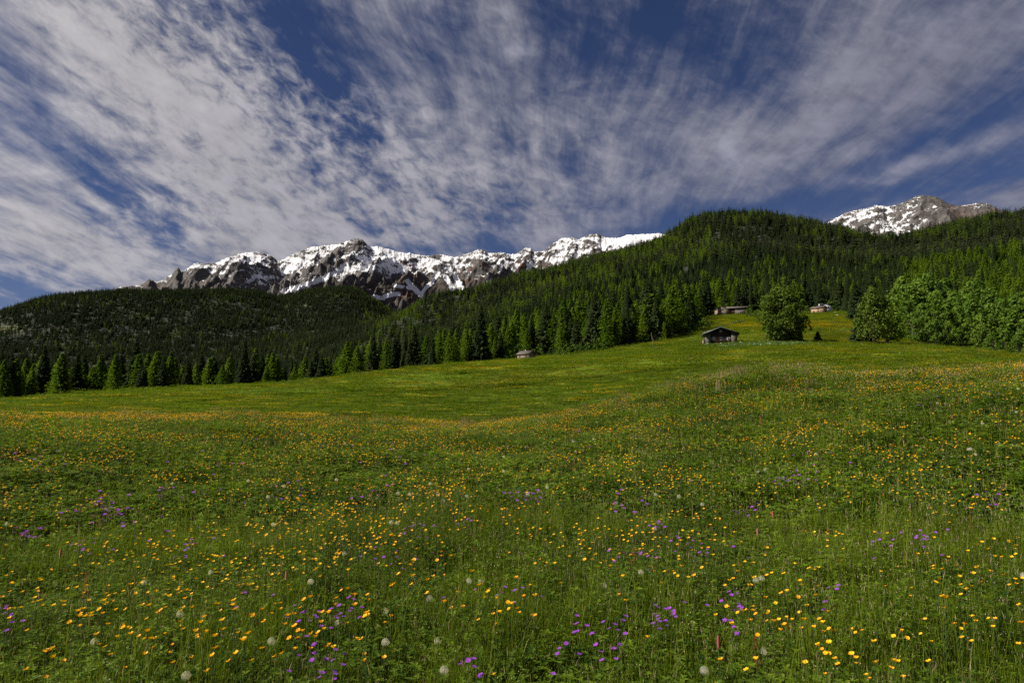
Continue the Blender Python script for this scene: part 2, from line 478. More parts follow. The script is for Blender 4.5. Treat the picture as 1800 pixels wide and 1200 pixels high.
def meadow_tones(t, c, p):
    """broad bands of different sward across the meadow: yellow bloom, reddish seed heads, deep green"""
    wp = t.scale_vec(p, (0.35, 1.0, 1.0))
    band = t.noise(wp, 0.055, 4, 0.6, 0.6)
    far = t.math('MULTIPLY', t.mr(t.noise(wp, 0.04, 5, 0.62, 0.4), 0.50, 0.66), 1.0)
    c = t.mix(t.math('MULTIPLY', t.mr(band, 0.55, 0.72), 0.25), c, (0.19, 0.135, 0.020, 1))
    c = t.mix(t.math('MULTIPLY', far, 0.35), c, (0.20, 0.15, 0.008, 1))
    c = t.mix(t.mr(t.noise(p, 0.22, 4, 0.6, 0.3), 0.52, 0.70, 0.0, 0.28), c, (0.030, 0.066, 0.006, 1))
    c = t.mix(t.mr(t.noise(p, 1.3, 3, 0.7), 0.40, 0.62, 0.6, 0.0), c, (0.022, 0.052, 0.003, 1))
    return c


M_grass = leafy('grass', (0.010, 0.030, 0.003, 1), (0.215, 0.285, 0.012, 1), (0.24, 0.19, 0.085, 1), 0.33, 0.35, .5, .12)
M_weed = leafy('weed leaves', (0.020, 0.056, 0.004, 1), (0.160, 0.235, 0.014, 1), None, 0.35, 0.5, 0.45, 0.18)
M_grass_far = leafy('meadow sward', (0.066, 0.118, 0.004, 1), (0.205, 0.275, 0.008, 1), (0.15, 0.10, 0.03, 1), 0.35, 0.03, extra=meadow_tones)
M_seed = leafy('grass seed heads', (0.16, 0.12, 0.07, 1), (0.46, 0.38, 0.24, 1), None, 0.3, 0.1)
M_red = leafy('sorrel spikes', (0.16, 0.035, 0.015, 1), (0.36, 0.10, 0.035, 1), None, 0.25, 0.1)
M_pink = leafy('bistort spikes', (0.30, 0.07, 0.08, 1), (0.42, 0.14, 0.14, 1), None, 0.2, 0.1)
M_yellow = leafy('buttercup petals', (0.80, 0.30, 0.004, 1), (0.92, 0.56, 0.010, 1), None, 0.25, 0.5, 0.5, 0.15)
M_farbloom = leafy('distant yellow bloom', (0.55, 0.30, 0.006, 1), (0.62, 0.46, 0.012, 1), None, 0.25, 0.1, 0.5, 0.2)
M_purple = leafy('cranesbill petals', (0.24, 0.045, 0.42, 1), (0.36, 0.08, 0.60, 1), None, 0.3, 0.5)
M_stem = plain('flower stem', (0.05, 0.085, 0.02), 0.6)
M_fluff = leafy('dandelion fluff', (0.55, 0.52, 0.45, 1), (0.75, 0.72, 0.64, 1), None, 0.4, 0.5)
M_core = plain('seed core', (0.16, 0.11, 0.06), 0.8)
M_spruce = leafy('spruce needles', (0.009, 0.019, 0.007, 1), (0.030, 0.043, 0.013, 1), None, 0.15, 0.006, .9, .03)
M_larch = leafy('larch needles', (0.055, 0.105, 0.008, 1), (0.150, 0.220, 0.018, 1), None, 0.35, 0.008, .9, .03)
M_broad = leafy('broad leaves', (0.040, 0.088, 0.009, 1), (0.130, 0.195, 0.022, 1), None, 0.3, 0.05)
M_birch = leafy('weeping tree leaves', (0.026, 0.056, 0.006, 1), (0.098, 0.142, 0.018, 1), None, 0.3, 0.3)
M_shrub = leafy('shrub leaves', (0.035, 0.08, 0.010, 1), (0.10, 0.16, 0.018, 1), None, 0.3, 0.2)
M_dock = leafy('dock leaves', (0.035, 0.085, 0.012, 1), (0.10, 0.17, 0.035, 1), None, 0.3, 0.2, 0.4, 0.5)
M_bark = plain('bark', (0.045, 0.035, 0.027), 0.95, 3.0, 0.4)


def meadow_ground_mat():
    m, nt, b = new_mat('meadow soil and sward'); t = NT(nt)
    p = t.pos()
    c = t.mix(t.noise(p, 9.0, 4, 0.6), (0.006, 0.009, 0.003, 1), (0.022, 0.028, 0.006, 1))
    # past the reach of single blades the sward itself is the surface
    dist = t.N.new('ShaderNodeVectorMath'); dist.operation = 'LENGTH'; t.L.new(p, dist.inputs[0])
    f = t.mr(dist.outputs['Value'], 45, 110)
    g = t.mix(t.noise(p, 1.1, 5, 0.65), (0.050, 0.095, 0.004, 1), (0.175, 0.235, 0.010, 1))
    g = meadow_tones(t, g, p)
    t.put(t.mix(f, c, g), b.inputs['Base Color']); b.inputs['Roughness'].default_value = 0.95; b.inputs['Specular IOR Level'].default_value = 0.1
    bp = t.N.new('ShaderNodeBump'); bp.inputs['Strength'].default_value = 0.7; bp.inputs['Distance'].default_value = 0.25
    t.put(t.noise(p, 1.6, 5, 0.7), bp.inputs['Height']); t.L.new(bp.outputs[0], b.inputs['Normal'])
    return m


def hill_mat():
    m, nt, b = new_mat('forest floor'); t = NT(nt); p = t.pos()
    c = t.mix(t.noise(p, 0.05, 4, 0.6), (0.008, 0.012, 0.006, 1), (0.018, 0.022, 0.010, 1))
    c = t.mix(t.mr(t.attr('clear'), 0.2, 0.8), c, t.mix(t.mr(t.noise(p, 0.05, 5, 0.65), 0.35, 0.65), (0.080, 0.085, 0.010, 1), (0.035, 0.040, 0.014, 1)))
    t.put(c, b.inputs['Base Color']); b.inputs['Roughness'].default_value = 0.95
    return m


def mountain_mat():
    m, nt, b = new_mat('rock and snow'); t = NT(nt); p = t.pos()
    n1 = t.noise(p, 0.004, 6, 0.65); n2 = t.noise(p, 0.02, 6, 0.7)
    rock = t.mix(t.mr(n2, 0.3, 0.7), (0.038, 0.036, 0.037, 1), (0.125, 0.115, 0.11, 1))
    rock = t.mix(t.math('MULTIPLY', t.mr(n1, 0.5, 0.62), t.attr('brown')), rock, (0.12, 0.056, 0.030, 1))
    rock = t.mix(t.math('MULTIPLY', t.attr('scrub'), t.mr(t.noise(p, 0.012, 5, 0.7), 0.35, 0.6)), rock, (0.045, 0.034, 0.028, 1))
    n5 = t.noise(p, 0.10, 3, 0.7); n3 = t.noise(p, 0.045, 5, 0.8, 0.5); n4 = t.noise(t.scale_vec(p, (1.0, 0.4, 0.4)), 0.013, 5, 0.7, 0.4)
    sn = t.math('ADD', t.math('ADD', t.attr('snow'), t.math('MULTIPLY', t.math('SUBTRACT', n5, 0.5), 1.5)), t.math('ADD', t.math('MULTIPLY', t.math('SUBTRACT', n3, 0.5), 1.7), t.math('MULTIPLY', t.math('SUBTRACT', n4, 0.5), 1.7)))
    sf = t.mr(sn, 0.42, 0.58)
    t.put(t.mix(sf, rock, (0.66, 0.66, 0.69, 1)), b.inputs['Base Color']); b.inputs['Roughness'].default_value = 0.85; b.inputs['Specular IOR Level'].default_value = 0.15
    bp = t.N.new('ShaderNodeBump'); bp.inputs['Strength'].default_value = 0.85; bp.inputs['Distance'].default_value = 30
    hgt = t.math('MULTIPLY', t.noise(p, 0.016, 7, 0.7), t.math('SUBTRACT', 1.0, t.math('MULTIPLY', sf, 0.75)))
    t.put(hgt, bp.inputs['Height']); t.L.new(bp.outputs[0], b.inputs['Normal'])
    return m


# ------------------------------------------------------------------ ground sheets
def grid_faces(nr, nc, wrap=False):
    j = np.arange(nr - 1)[:, None]; i = np.arange(nc - (0 if wrap else 1))[None, :]
    i2 = (i + 1) % nc
    a = j * nc + i; b = j * nc + i2; c = (j + 1) * nc + i2; d = (j + 1) * nc + i
    return np.stack([a, b, c, d], -1).reshape(-1)


def az_cols(fine_deg):
    a = np.concatenate([np.arange(-180, -50, 3.0), np.arange(-50, 50, fine_deg), np.arange(50, 180, 3.0)])
    return np.radians(a)


def ground_sheet(name, label, r0, r1, ratio, fine, mat, center=False, attr=None):
    az = az_cols(fine); n = int(math.log(r1 / r0) / math.log(ratio)) + 1
    rr = r0 * (r1 / r0) ** (np.arange(n) / (n - 1))
    X = rr[:, None] * np.sin(az)[None]; Y = rr[:, None] * np.cos(az)[None]; Z = H(X, Y)
    V = np.stack([X, Y, Z], -1).reshape(-1, 3); ff = grid_faces(n, len(az), True); tot = np.full(len(ff) // 4, 4)
    if center:
        V = np.vstack([V, [[0, 0, float(H(0.0, 0.01))]]]); c = len(V) - 1; nc = len(az)
        tri = np.stack([np.full(nc, c), (np.arange(nc) + 1) % nc, np.arange(nc)], -1).reshape(-1)
        ff = np.concatenate([ff, tri]); tot = np.concatenate([tot, np.full(nc, 3)])
    ff4 = ff
    at_ = attr(V) if attr else None
    me = mesh_np(name, V, ff4, tot, [mat], None, at_, True)
    # face normals upwards
    me.flip_normals() if me.polygons[10].normal.z < 0 else None
    o = bpy.data.objects.new(name, me); COL.objects.link(o); tag(o, label, None, None, 'structure')
    return o


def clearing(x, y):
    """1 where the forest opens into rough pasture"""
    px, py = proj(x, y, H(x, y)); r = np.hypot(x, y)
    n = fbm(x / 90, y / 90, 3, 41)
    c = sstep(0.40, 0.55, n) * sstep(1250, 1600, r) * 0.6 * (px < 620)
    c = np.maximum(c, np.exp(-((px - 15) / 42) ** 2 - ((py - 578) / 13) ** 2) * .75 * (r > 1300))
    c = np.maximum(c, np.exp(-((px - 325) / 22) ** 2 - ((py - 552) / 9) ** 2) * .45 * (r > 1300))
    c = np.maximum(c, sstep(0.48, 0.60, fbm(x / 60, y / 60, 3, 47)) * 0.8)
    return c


ground_sheet('meadow', 'rolling green flower meadow rising to the forest', 0.2, 450, 1.022, 0.15, meadow_ground_mat(), True)
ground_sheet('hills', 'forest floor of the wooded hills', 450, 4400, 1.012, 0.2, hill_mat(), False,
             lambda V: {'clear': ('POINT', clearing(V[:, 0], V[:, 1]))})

# ------------------------------------------------------------------ snowy mountains
SKYL = [(-300, 640), (60, 575), (150, 530), (205, 505), (240, 502), (252, 498), (262, 490), (268, 492), (275, 497), (290, 490), (302, 482), (310, 471), (314, 470), (319, 479), (335, 468), (345, 461), (360, 464), (375, 464), (400, 453), (415, 447), (430, 444), (445, 443), (460, 444), (475, 449), (485, 456),
        (492, 459), (510, 450), (525, 443), (545, 435), (565, 432), (590, 430), (605, 425), (618, 421), (630, 419), (638, 422), (646, 430), (652, 434), (665, 433), (680, 437), (695, 441), (720, 446), (735, 448), (750, 450), (775, 447), (790, 450), (800, 452), (815, 447), (830, 442),
        (845, 438), (853, 440), (858, 445), (880, 444), (905, 447), (914, 442), (922, 436), (933, 436), (938, 442), (955, 442), (965, 434), (975, 426), (988, 419), (1005, 417), (1016, 421), (1030, 415), (1042, 411), (1052, 411), (1058, 416), (1085, 418), (1105, 413), (1130, 412), (1160, 410), (1175, 414), (1230, 430), (1330, 440), (1400, 415), (1448, 395),
        (1475, 380), (1490, 373), (1520, 366), (1540, 361), (1560, 363), (1580, 359), (1597, 352), (1608, 345), (1617, 343), (1635, 344), (1650, 348), (1660, 354), (1672, 360), (1690, 361), (1705, 360), (1720, 357), (1735, 357), (1748, 363), (1758, 368), (1775, 373), (1785, 377), (1800, 369), (1850, 372), (1950, 400)]


def mountains():
    ridge_d = 6200.0
    az = np.radians(np.arange(-37.5, 41.5, 0.062)); NR = 250
    sa, sz = zip(*[azz(p, q, ridge_d) for p, q in SKYL])
    zc = np.interp(az, sa, sz)
    jag = fbm(az * 420, az * 0 + 3, 4, 61, 0.6) * 16
    t = np.concatenate([np.linspace(0, 1, NR), [1.03, 1.08, 1.2, 1.5]])
    T, A = np.meshgrid(t, az, indexing='ij')
    r = 4000 + (ridge_d - 4000) * T + 260 * fbm(A * 9, T * 0 + 1, 3, 70) * np.sin(np.clip(T, 0, 1) * math.pi)
    X = r * np.sin(A); Y = r * np.cos(A)
    zb = H0(4000 * np.sin(az), 4000 * np.cos(az)) - 30
    prof = np.where(T <= 1, 0.10 * T + 0.62 * T ** 1.15 + 0.28 * T ** 2.4, 1 - (T - 1) * 1.6)
    Z = zb[None] + (zc - zb)[None] * prof
    env = np.clip(np.sin(np.clip(T, 0, 1) * math.pi), 0, 1) ** 0.75 * (T <= 1)
    U = A * ridge_d
    wx = fbm(U / 700, T * 3, 3, 81) * 260
    leftside = (A < R(18))
    skew = np.where(leftside, 1700, 900) * (1 - T)          # spurs run down to the lower left, as in the photograph
    u1 = (U + skew + wx) / 520; v1 = T * 1.7
    spur = ridged(u1, v1, 5, 90, 0.55)
    u2 = (U + skew * 0.6 - wx) / 170; fine = ridged(u2, T * 5.5, 5, 97, 0.6)
    rough = fbm(X / 60, Y / 60, 4, 103, 0.6)
    Z = Z + env * (270 * (spur - 0.45) + 100 * (fine - 0.45) + 60 * rough + 80 * fbm(X / 190, Y / 190, 3, 131, 0.6)) + (T <= 1) * T ** 5 * (jag[None] * 0.8 + 12 * rough)
    # slope and relief drive the snow
    dZt = np.gradient(Z, axis=0) / np.maximum(np.gradient(r, axis=0), 1e-3); dZu = np.gradient(Z, axis=1) / (np.gradient(A, axis=1) * r)
    slope = np.hypot(dZt, dZu)
    px, py = proj(X, Y, Z)
    conv = .6 * (Z - (np.roll(Z, 5, 1) + np.roll(Z, -5, 1)) / 2) + .6 * (Z - (np.roll(Z, 4, 0) + np.roll(Z, -4, 0)) / 2) * (T < .97) * (T > .05)           # negative in gullies
    line = 486 + 26 * fbm(px / 60, py / 40, 3, 110)
    diag = fbm((U * .35 + Z * 1.0) / 75, (U - Z * .4) / 330, 5, 140, .62); diag2 = fbm((U * .30 - Z * 1.0) / 60, (U + Z * .4) / 260, 4, 146, .62)
    snow = 0.42 + 0.27 * np.clip((line - py) / 22, -1.6, 1.0) - 0.26 * np.clip((slope - 0.75) / 0.6, -0.6, 1.6) - np.clip(conv / 40, -0.22, 0.26) + 0.30 * fbm(U / 330, T * 4, 4, 120) + 1.25 * diag + .75 * diag2
    right = px > 1300
    snow = np.where(right, 0.50 - 0.26 * np.clip((slope - 0.75) / 0.6, -0.6, 1.4) - np.clip(conv / 40, -0.22, 0.3) + 0.3 * fbm(U / 240, T * 5, 4, 122) + 1.0 * diag2 + .5 * diag - 0.30 * sstep(1600, 1690, px) - .25 * sstep(1770, 1790, px), snow)

    def patch(cx, cy, rx, ry, w, rot=0):
        c, s = math.cos(R(rot)), math.sin(R(rot)); dx = px - cx; dy = cy - py
        p_ = dx * c + dy * s; q_ = dy * c - dx * s
        return w * np.exp(-(p_ / rx) ** 2 - (q_ / ry) ** 2)
    snow = snow + patch(690, 462, 60, 20, .5) + patch(545, 452, 55, 12, .25, 20) + patch(1110, 425, 70, 14, .6, 8) + patch(1140, 418, 40, 9, .5) + patch(430, 452, 25, 7, .4) + patch(500, 480, 60, 8, .35, 28) + patch(560, 500, 60, 5, .3, 22) + patch(720, 475, 50, 9, .3)
    snow = snow - patch(612, 438, 42, 7, .9, 22) - patch(480, 458, 18, 9, .5, -40) - patch(315, 482, 12, 14, .5) - patch(262, 498, 10, 8, .8) - patch(650, 510, 90, 14, .9) - patch(760, 520, 120, 22, .6) - patch(830, 500, 80, 16, .35) - patch(480, 505, 26, 8, .4) - patch(560, 470, 26, 5, .4, 20)
    snow = snow - patch(1640, 375, 60, 16, .35, -20) - patch(1700, 378, 60, 14, .4) + patch(1608, 352, 12, 3, .6, 30) + patch(1540, 385, 40, 5, .25, -25)
    # snow lying in the gullies and slide tracks below the snow line
    for pts, w in (([(716, 494), (728, 506), (740, 518), (753, 531)], 2.4), ([(772, 480), (760, 496), (748, 506), (741, 517)], 1.6), ([(800, 484), (804, 496), (808, 514)], 2.6), ([(810, 498), (814, 512), (822, 516)], 1.8), ([(783, 486), (792, 500), (796, 508)], 2.2),
                   ([(650, 523), (672, 523), (690, 517), (701, 517)], 2.2), ([(694, 502), (712, 505), (730, 508)], 1.6), ([(498, 512), (540, 500), (575, 486)], 2.6), ([(915, 492), (928, 478), (934, 462)], 2.2), ([(850, 505), (862, 494)], 2.5)):
        dd = np.full(px.shape, 1e9)
        for (ax, ay), (bx, by) in zip(pts[:-1], pts[1:]):
            vx, vy = bx - ax, by - ay; q = np.clip(((px - ax) * vx + (py - ay) * vy) / (vx * vx + vy * vy), 0, 1)
            dd = np.minimum(dd, np.hypot(px - ax - q * vx, py - ay - q * vy))
        snow = np.maximum(snow, 1.9 - 0.75 * dd / w)
    brown = np.clip((px > 700) * (py > 460) * 0.6 + 0.1 + (px > 1660) * 0.15, 0, 1)
    scrub = sstep(478, 505, py) * (px < 1300) * (px > 560)
    V = np.stack([X, Y, Z], -1).reshape(-1, 3); ff = grid_faces(len(t), len(az))
    me = mesh_np('mountains', V, ff, np.full(len(ff) // 4, 4), [mountain_mat()], None,
                 {'snow': ('POINT', snow.ravel()), 'brown': ('POINT', brown.ravel()), 'scrub': ('POINT', scrub.ravel())}, False)
    if me.polygons[1000].normal.z < 0: me.flip_normals()
    o = bpy.data.objects.new('mountains', me); COL.objects.link(o)
    tag(o, 'jagged rocky mountains streaked with snow behind the forest', None, None, 'structure')


mountains()


# ------------------------------------------------------------------ trees
def conifer(kind, h, seed, lod):
    """returns crown MB and trunk MB. kind: spruce, larch"""
    rn = random.Random(seed); cr = MB(); tk = MB()
    lean = rn.uniform(-.02, .02)
    tk.tube([(0, 0, -0.6), (lean * h * .4, 0, h * .5), (lean * h, 0, h * .98)], [h * .017, h * .010, h * .002], 5 if lod else 4)
    wide = (0.185 if kind == 'spruce' else 0.20) * h * rn.uniform(.88, 1.18) * (1.12 if lod == 0 else 1)
    base = h * (rn.uniform(.03, .10) if kind == 'spruce' else rn.uniform(.06, .16))
    nw = {0: 10, 1: 26, 2: 40}[lod]
    for i in range(nw):
        f = (i + rn.uniform(-.3, .3)) / nw; f = min(max(f, 0), .985)
        z = base + (h - base) * f
        if kind == 'spruce': rad = wide * (1 - f) ** .85 * rn.uniform(.75, 1.1) + .012 * h
        else: rad = wide * (math.sin(min(1, (1 - f) * 1.45 + .05) * math.pi / 2) ** 1.1) * (1 - f * .25) * rn.uniform(.65, 1.12)
        nb = {0: 6, 1: 8, 2: 10}[lod]; a0 = rn.uniform(0, 6.28)
        for k in range(nb):
            a = a0 + 6.283 * k / nb + rn.uniform(-.3, .3); L = rad * rn.uniform(.65, 1.15)
            ca, sa = math.cos(a), math.sin(a); cx = lean * z
            droop = (.38 if kind == 'spruce' else .12) * L * rn.uniform(.6, 1.4)
            up = .10 * L
            tint = rn.random() * .8
            if kind == 'spruce':
                # tented frond: a drooping spine with hanging sides
                w = L * rn.uniform(.26, .42) + .1; n = 2 if lod else 1
                pts = [(cx, 0, z)]
                mid = (cx + ca * L * .55, sa * L * .55, z + up - droop * .35); tip = (cx + ca * L, sa * L, z - droop)
                sx, sy = -sa, ca; hg = w * rn.uniform(.5, 1.0)
                l1 = (mid[0] + sx * w, mid[1] + sy * w, mid[2] - hg); r1 = (mid[0] - sx * w, mid[1] - sy * w, mid[2] - hg * rn.uniform(.6, 1.3))
                cr.poly([pts[0], l1, mid], 0, tint); cr.poly([pts[0], mid, r1], 0, tint)
                if lod:
                    q = .8; m2 = (cx + ca * L * q, sa * L * q, z + up * .3 - droop * .7)
                    l2 = (m2[0] + sx * w * .55, m2[1] + sy * w * .55, m2[2] - hg * .8); r2 = (m2[0] - sx * w * .55, m2[1] - sy * w * .55, m2[2] - hg * .7)
                    cr.poly([mid, l2, tip], 0, min(1, tint + .15)); cr.poly([mid, tip, r2], 0, tint)
                    cr.poly([l1, (l1[0] + ca * w * .4, l1[1] + sa * w * .4, l1[2] - hg), mid], 0, tint)
                else:
                    cr.poly([mid, l1, tip], 0, tint); cr.poly([mid, tip, r1], 0, tint)
            else:
                nc = {0: 2, 1: 4, 2: 6}[lod]
                for q in range(nc):
                    g = (q + rn.uniform(.2, 1)) / nc; p = (cx + ca * L * g, sa * L * g, z + up * g - droop * g * g + rn.uniform(-.1, .1))
                    s_ = h * rn.uniform(.018, .036) * (1.35 if lod == 0 else (1.0 if lod == 1 else .8)); b1 = rn.uniform(0, 6.28)
                    d1 = (math.cos(b1) * s_, math.sin(b1) * s_, rn.uniform(-.35, .5) * s_)
                    d2 = (-math.sin(b1) * s_ * .7, math.cos(b1) * s_ * .7, rn.uniform(-1.0, -.2) * s_)
                    d3 = (rn.uniform(-.4, .4) * s_, rn.uniform(-.4, .4) * s_, s_ * rn.uniform(.3, .9))
                    cr.poly([(p[0] + d1[0], p[1] + d1[1], p[2] + d1[2]), (p[0] + d2[0], p[1] + d2[1], p[2] + d2[2]), (p[0] - d1[0], p[1] - d1[1], p[2] - d1[2])], 0, tint)
                    cr.poly([(p[0] - d1[0] * .7, p[1] - d1[1] * .7, p[2]), (p[0] + d3[0], p[1] + d3[1], p[2] + d3[2]), (p[0] + d2[0], p[1] + d2[1], p[2])], 0, tint)
    # leader
    cr.poly([(lean * h - .1, 0, h * .93), (lean * h + .1, .05, h * .93), (lean * h, 0, h * 1.0)], 0, .5)
    cr.poly([(lean * h, -.1, h * .93), (lean * h, .1, h * .93), (lean * h, 0, h * 1.0)], 0, .5)
    return cr, tk


def leaf_cluster(mb, c, r, n, rn, ls, droop=0.0, shade=0.5):
    for _ in range(n):
        d = Vector((rn.gauss(0, 1), rn.gauss(0, 1), rn.gauss(0, .85))).normalized()
        p = Vector(c) + Vector((d.x * r[0], d.y * r[1], d.z * r[2])) * rn.uniform(.55, 1.05)
        nrm = (d + Vector((rn.uniform(-.8, .8), rn.uniform(-.8, .8), rn.uniform(-.4, .9)))).normalized()
        a = nrm.orthogonal().normalized(); b = nrm.cross(a); q = rn.uniform(0, 6.28)
        a, b = a * math.cos(q) + b * math.sin(q), b * math.cos(q) - a * math.sin(q)
        if droop: b = (b + Vector((0, 0, -droop))).normalized()
        s_ = ls * rn.uniform(.6, 1.3)
        mb.poly([p - a * s_ * .55, p - b * s_ * .8 * .6, p + a * s_ * .5, p + b * s_ * (.8 + droop)], 0, min(1, max(0, shade + rn.uniform(-.35, .35))))


def broadleaf(h, wd, seed, dens=1.0, low=.12, droop=0.0, ls=.42, sub=70, shape=None, trunk_r=None):
    rn = random.Random(seed); cr = MB(); tk = MB()
    tr = trunk_r or h * .022
    tk.tube([(0, 0, -.6), (rn.uniform(-.1, .1), 0, h * .2), (rn.uniform(-.3, .3), rn.uniform(-.3, .3), h * .55), (rn.uniform(-.4, .4), 0, h * .85)], [tr * 1.25, tr, tr * .55, tr * .15], 7)
    ncl = int(sub * dens)
    for i in range(ncl):
        f = (i + rn.random()) / ncl
        z = h * (low + (1 - low) * f * .96); jit = rn.choice((.6, .85, .95, 1.0, 1.05, 1.22))
        if shape: lr_, rr_ = (q * jit for q in shape(z / h))
        else:
            e = math.sin(min(1, max(0.02, (1 - f) * 1.25)) * math.pi / 2) * (0.72 + .28 * math.sin(min(f * 3.2, 1.57))); lr_ = rr_ = e * wd / 2
        a = rn.uniform(0, 6.283); R_ = (lr_ if math.cos(a) < 0 else rr_) * math.sqrt(rn.uniform(.15, 1.0)); dep = (lr_ + rr_) / 2
        c = (math.cos(a) * R_, math.sin(a) * dep * math.sqrt(rn.uniform(.1, 1)), z)
        r_ = h * rn.uniform(.045, .085)
        leaf_cluster(cr, c, (r_ * 1.15, r_ * 1.15, r_ * (1.0 + droop)), int(26 * rn.uniform(.7, 1.3)), rn, ls, droop, rn.uniform(.3, .7))
        if i % 4 == 0:
            z0 = min(z * .75, h * .7); tk.tube([(0, 0, z0 * .9), (c[0] * .5, c[1] * .5, (z0 + z) * .5), c], [tr * .42, tr * .25, tr * .06], 4, cap=False)
    return cr, tk


def proto_pair(name, cr, tk, mat):
    """a crown mesh and a trunk mesh shared by all trees of this make"""
    return cr.mesh(name + ' crown', [mat]), tk.mesh(name + ' trunk', [M_bark])


def place_tree(name, pair, loc, rz, sc, label, cat='tree', group=None, szx=1.0):
    e = empty(name, loc, rz); e.scale = (sc * szx, sc * szx, sc)
    tag(e, label, cat, group)
    for nm, me in (('crown', pair[0]), ('trunk', pair[1])):
        o = bpy.data.objects.new(nm, me); COL.objects.link(o); o.parent = e
    return e


SP1 = [conifer('spruce', 20, 100 + i, 2) for i in range(6)]
LA1 = [conifer('larch', 18, 200 + i, 2) for i in range(6)]
SPM = [proto_pair('spruce', *c, M_spruce) for c in SP1]
LAM = [proto_pair('larch', *c, M_larch) for c in LA1]
BR1 = [proto_pair('broadleaf', *broadleaf(11, 8.5, 300 + i), M_broad) for i in range(5)]
SH1 = [proto_pair('shrub', *broadleaf(3.2, 3.6, 340 + i, .5, .05, ls=.26, sub=60), M_shrub) for i in range(4)]


def joined(pairs_mb, mat, name):
    out = []
    for i, (cr, tk) in enumerate(pairs_mb):
        b = len(cr.v); cr.v += tk.v; cr.f += [[q + b for q in f] for f in tk.f]; cr.m += [1] * len(tk.f); cr.t += tk.t
        out.append(bpy.data.objects.new('%s_%02d' % (name, i), cr.mesh(name, [mat, M_bark])))
    return out


def make_collection(name, objs):
    c = bpy.data.collections.new(name)
    for o in objs: c.objects.link(o)
    return c


def scatter(name, label, P, rot, sc, idx, objs):
    """one object: instances of objs on points, with their own turn and size"""
    n = len(P)
    me = bpy.data.meshes.new(name); me.vertices.add(n); me.vertices.foreach_set('co', np.asarray(P, np.float32).ravel())
    a = me.attributes.new('rot', 'FLOAT_VECTOR', 'POINT'); a.data.foreach_set('vector', np.asarray(rot, np.float32).ravel())
    a = me.attributes.new('scl', 'FLOAT_VECTOR', 'POINT'); sc = np.asarray(sc, np.float32)
    if sc.ndim == 1: sc = np.repeat(sc[:, None], 3, 1)
    a.data.foreach_set('vector', sc.ravel())
    a = me.attributes.new('idx', 'INT', 'POINT'); a.data.foreach_set('value', np.asarray(idx, np.int32))
    ob = bpy.data.objects.new(name, me); COL.objects.link(ob)
    ng = bpy.data.node_groups.new(name + ' scatter', 'GeometryNodeTree')
    ng.interface.new_socket('Geometry', in_out='INPUT', socket_type='NodeSocketGeometry'); ng.interface.new_socket('Geometry', in_out='OUTPUT', socket_type='NodeSocketGeometry')
    N = ng.nodes; L = ng.links
    gi = N.new('NodeGroupInput'); go = N.new('NodeGroupOutput')
    ci = N.new('GeometryNodeCollectionInfo'); ci.inputs['Collection'].default_value = make_collection(name + ' kinds', objs)
    ci.inputs['Separate Children'].default_value = True; ci.inputs['Reset Children'].default_value = True
    iop = N.new('GeometryNodeInstanceOnPoints'); iop.inputs['Pick Instance'].default_value = True

    def na(nm, typ):
        q = N.new('GeometryNodeInputNamedAttribute'); q.data_type = typ; q.inputs['Name'].default_value = nm; return q.outputs['Attribute']
    e2r = N.new('FunctionNodeEulerToRotation')
    L.new(gi.outputs[0], iop.inputs['Points']); L.new(ci.outputs[0], iop.inputs['Instance']); L.new(na('idx', 'INT'), iop.inputs['Instance Index'])
    L.new(na('rot', 'FLOAT_VECTOR'), e2r.inputs[0]); L.new(e2r.outputs[0], iop.inputs['Rotation']); L.new(na('scl', 'FLOAT_VECTOR'), iop.inputs['Scale'])
    L.new(iop.outputs[0], go.inputs[0])
    md = ob.modifiers.new('scatter', 'NODES'); md.node_group = ng
    tag(ob, label, None, None, 'stuff')
    return ob


SPF = joined([conifer('spruce', 20, 400 + i, 1) for i in range(5)], M_spruce, 'far_spruce')
LAF = joined([conifer('larch', 18, 450 + i, 1) for i in range(5)], M_larch, 'far_larch')
SPFF = joined([conifer('spruce', 20, 500 + i, 0) for i in range(5)], M_spruce, 'farther_spruce')
LAFF = joined([conifer('larch', 18, 550 + i, 0) for i in range(5)], M_larch, 'farther_larch')

EDGE_PX = [-300, 0, 250, 500, 700, 850, 880, 940, 960, 1100, 1170, 1200, 1222, 1250, 1320, 1420, 1470, 1500, 1530, 1580, 1610, 1700, 1800, 2100]
EDGE_D = [218, 220, 228, 230, 222, 228, 240, 246, 240, 226, 226, 245, 330, 430, 432, 436, 430, 380, 330, 260, 262, 250, 240, 240]


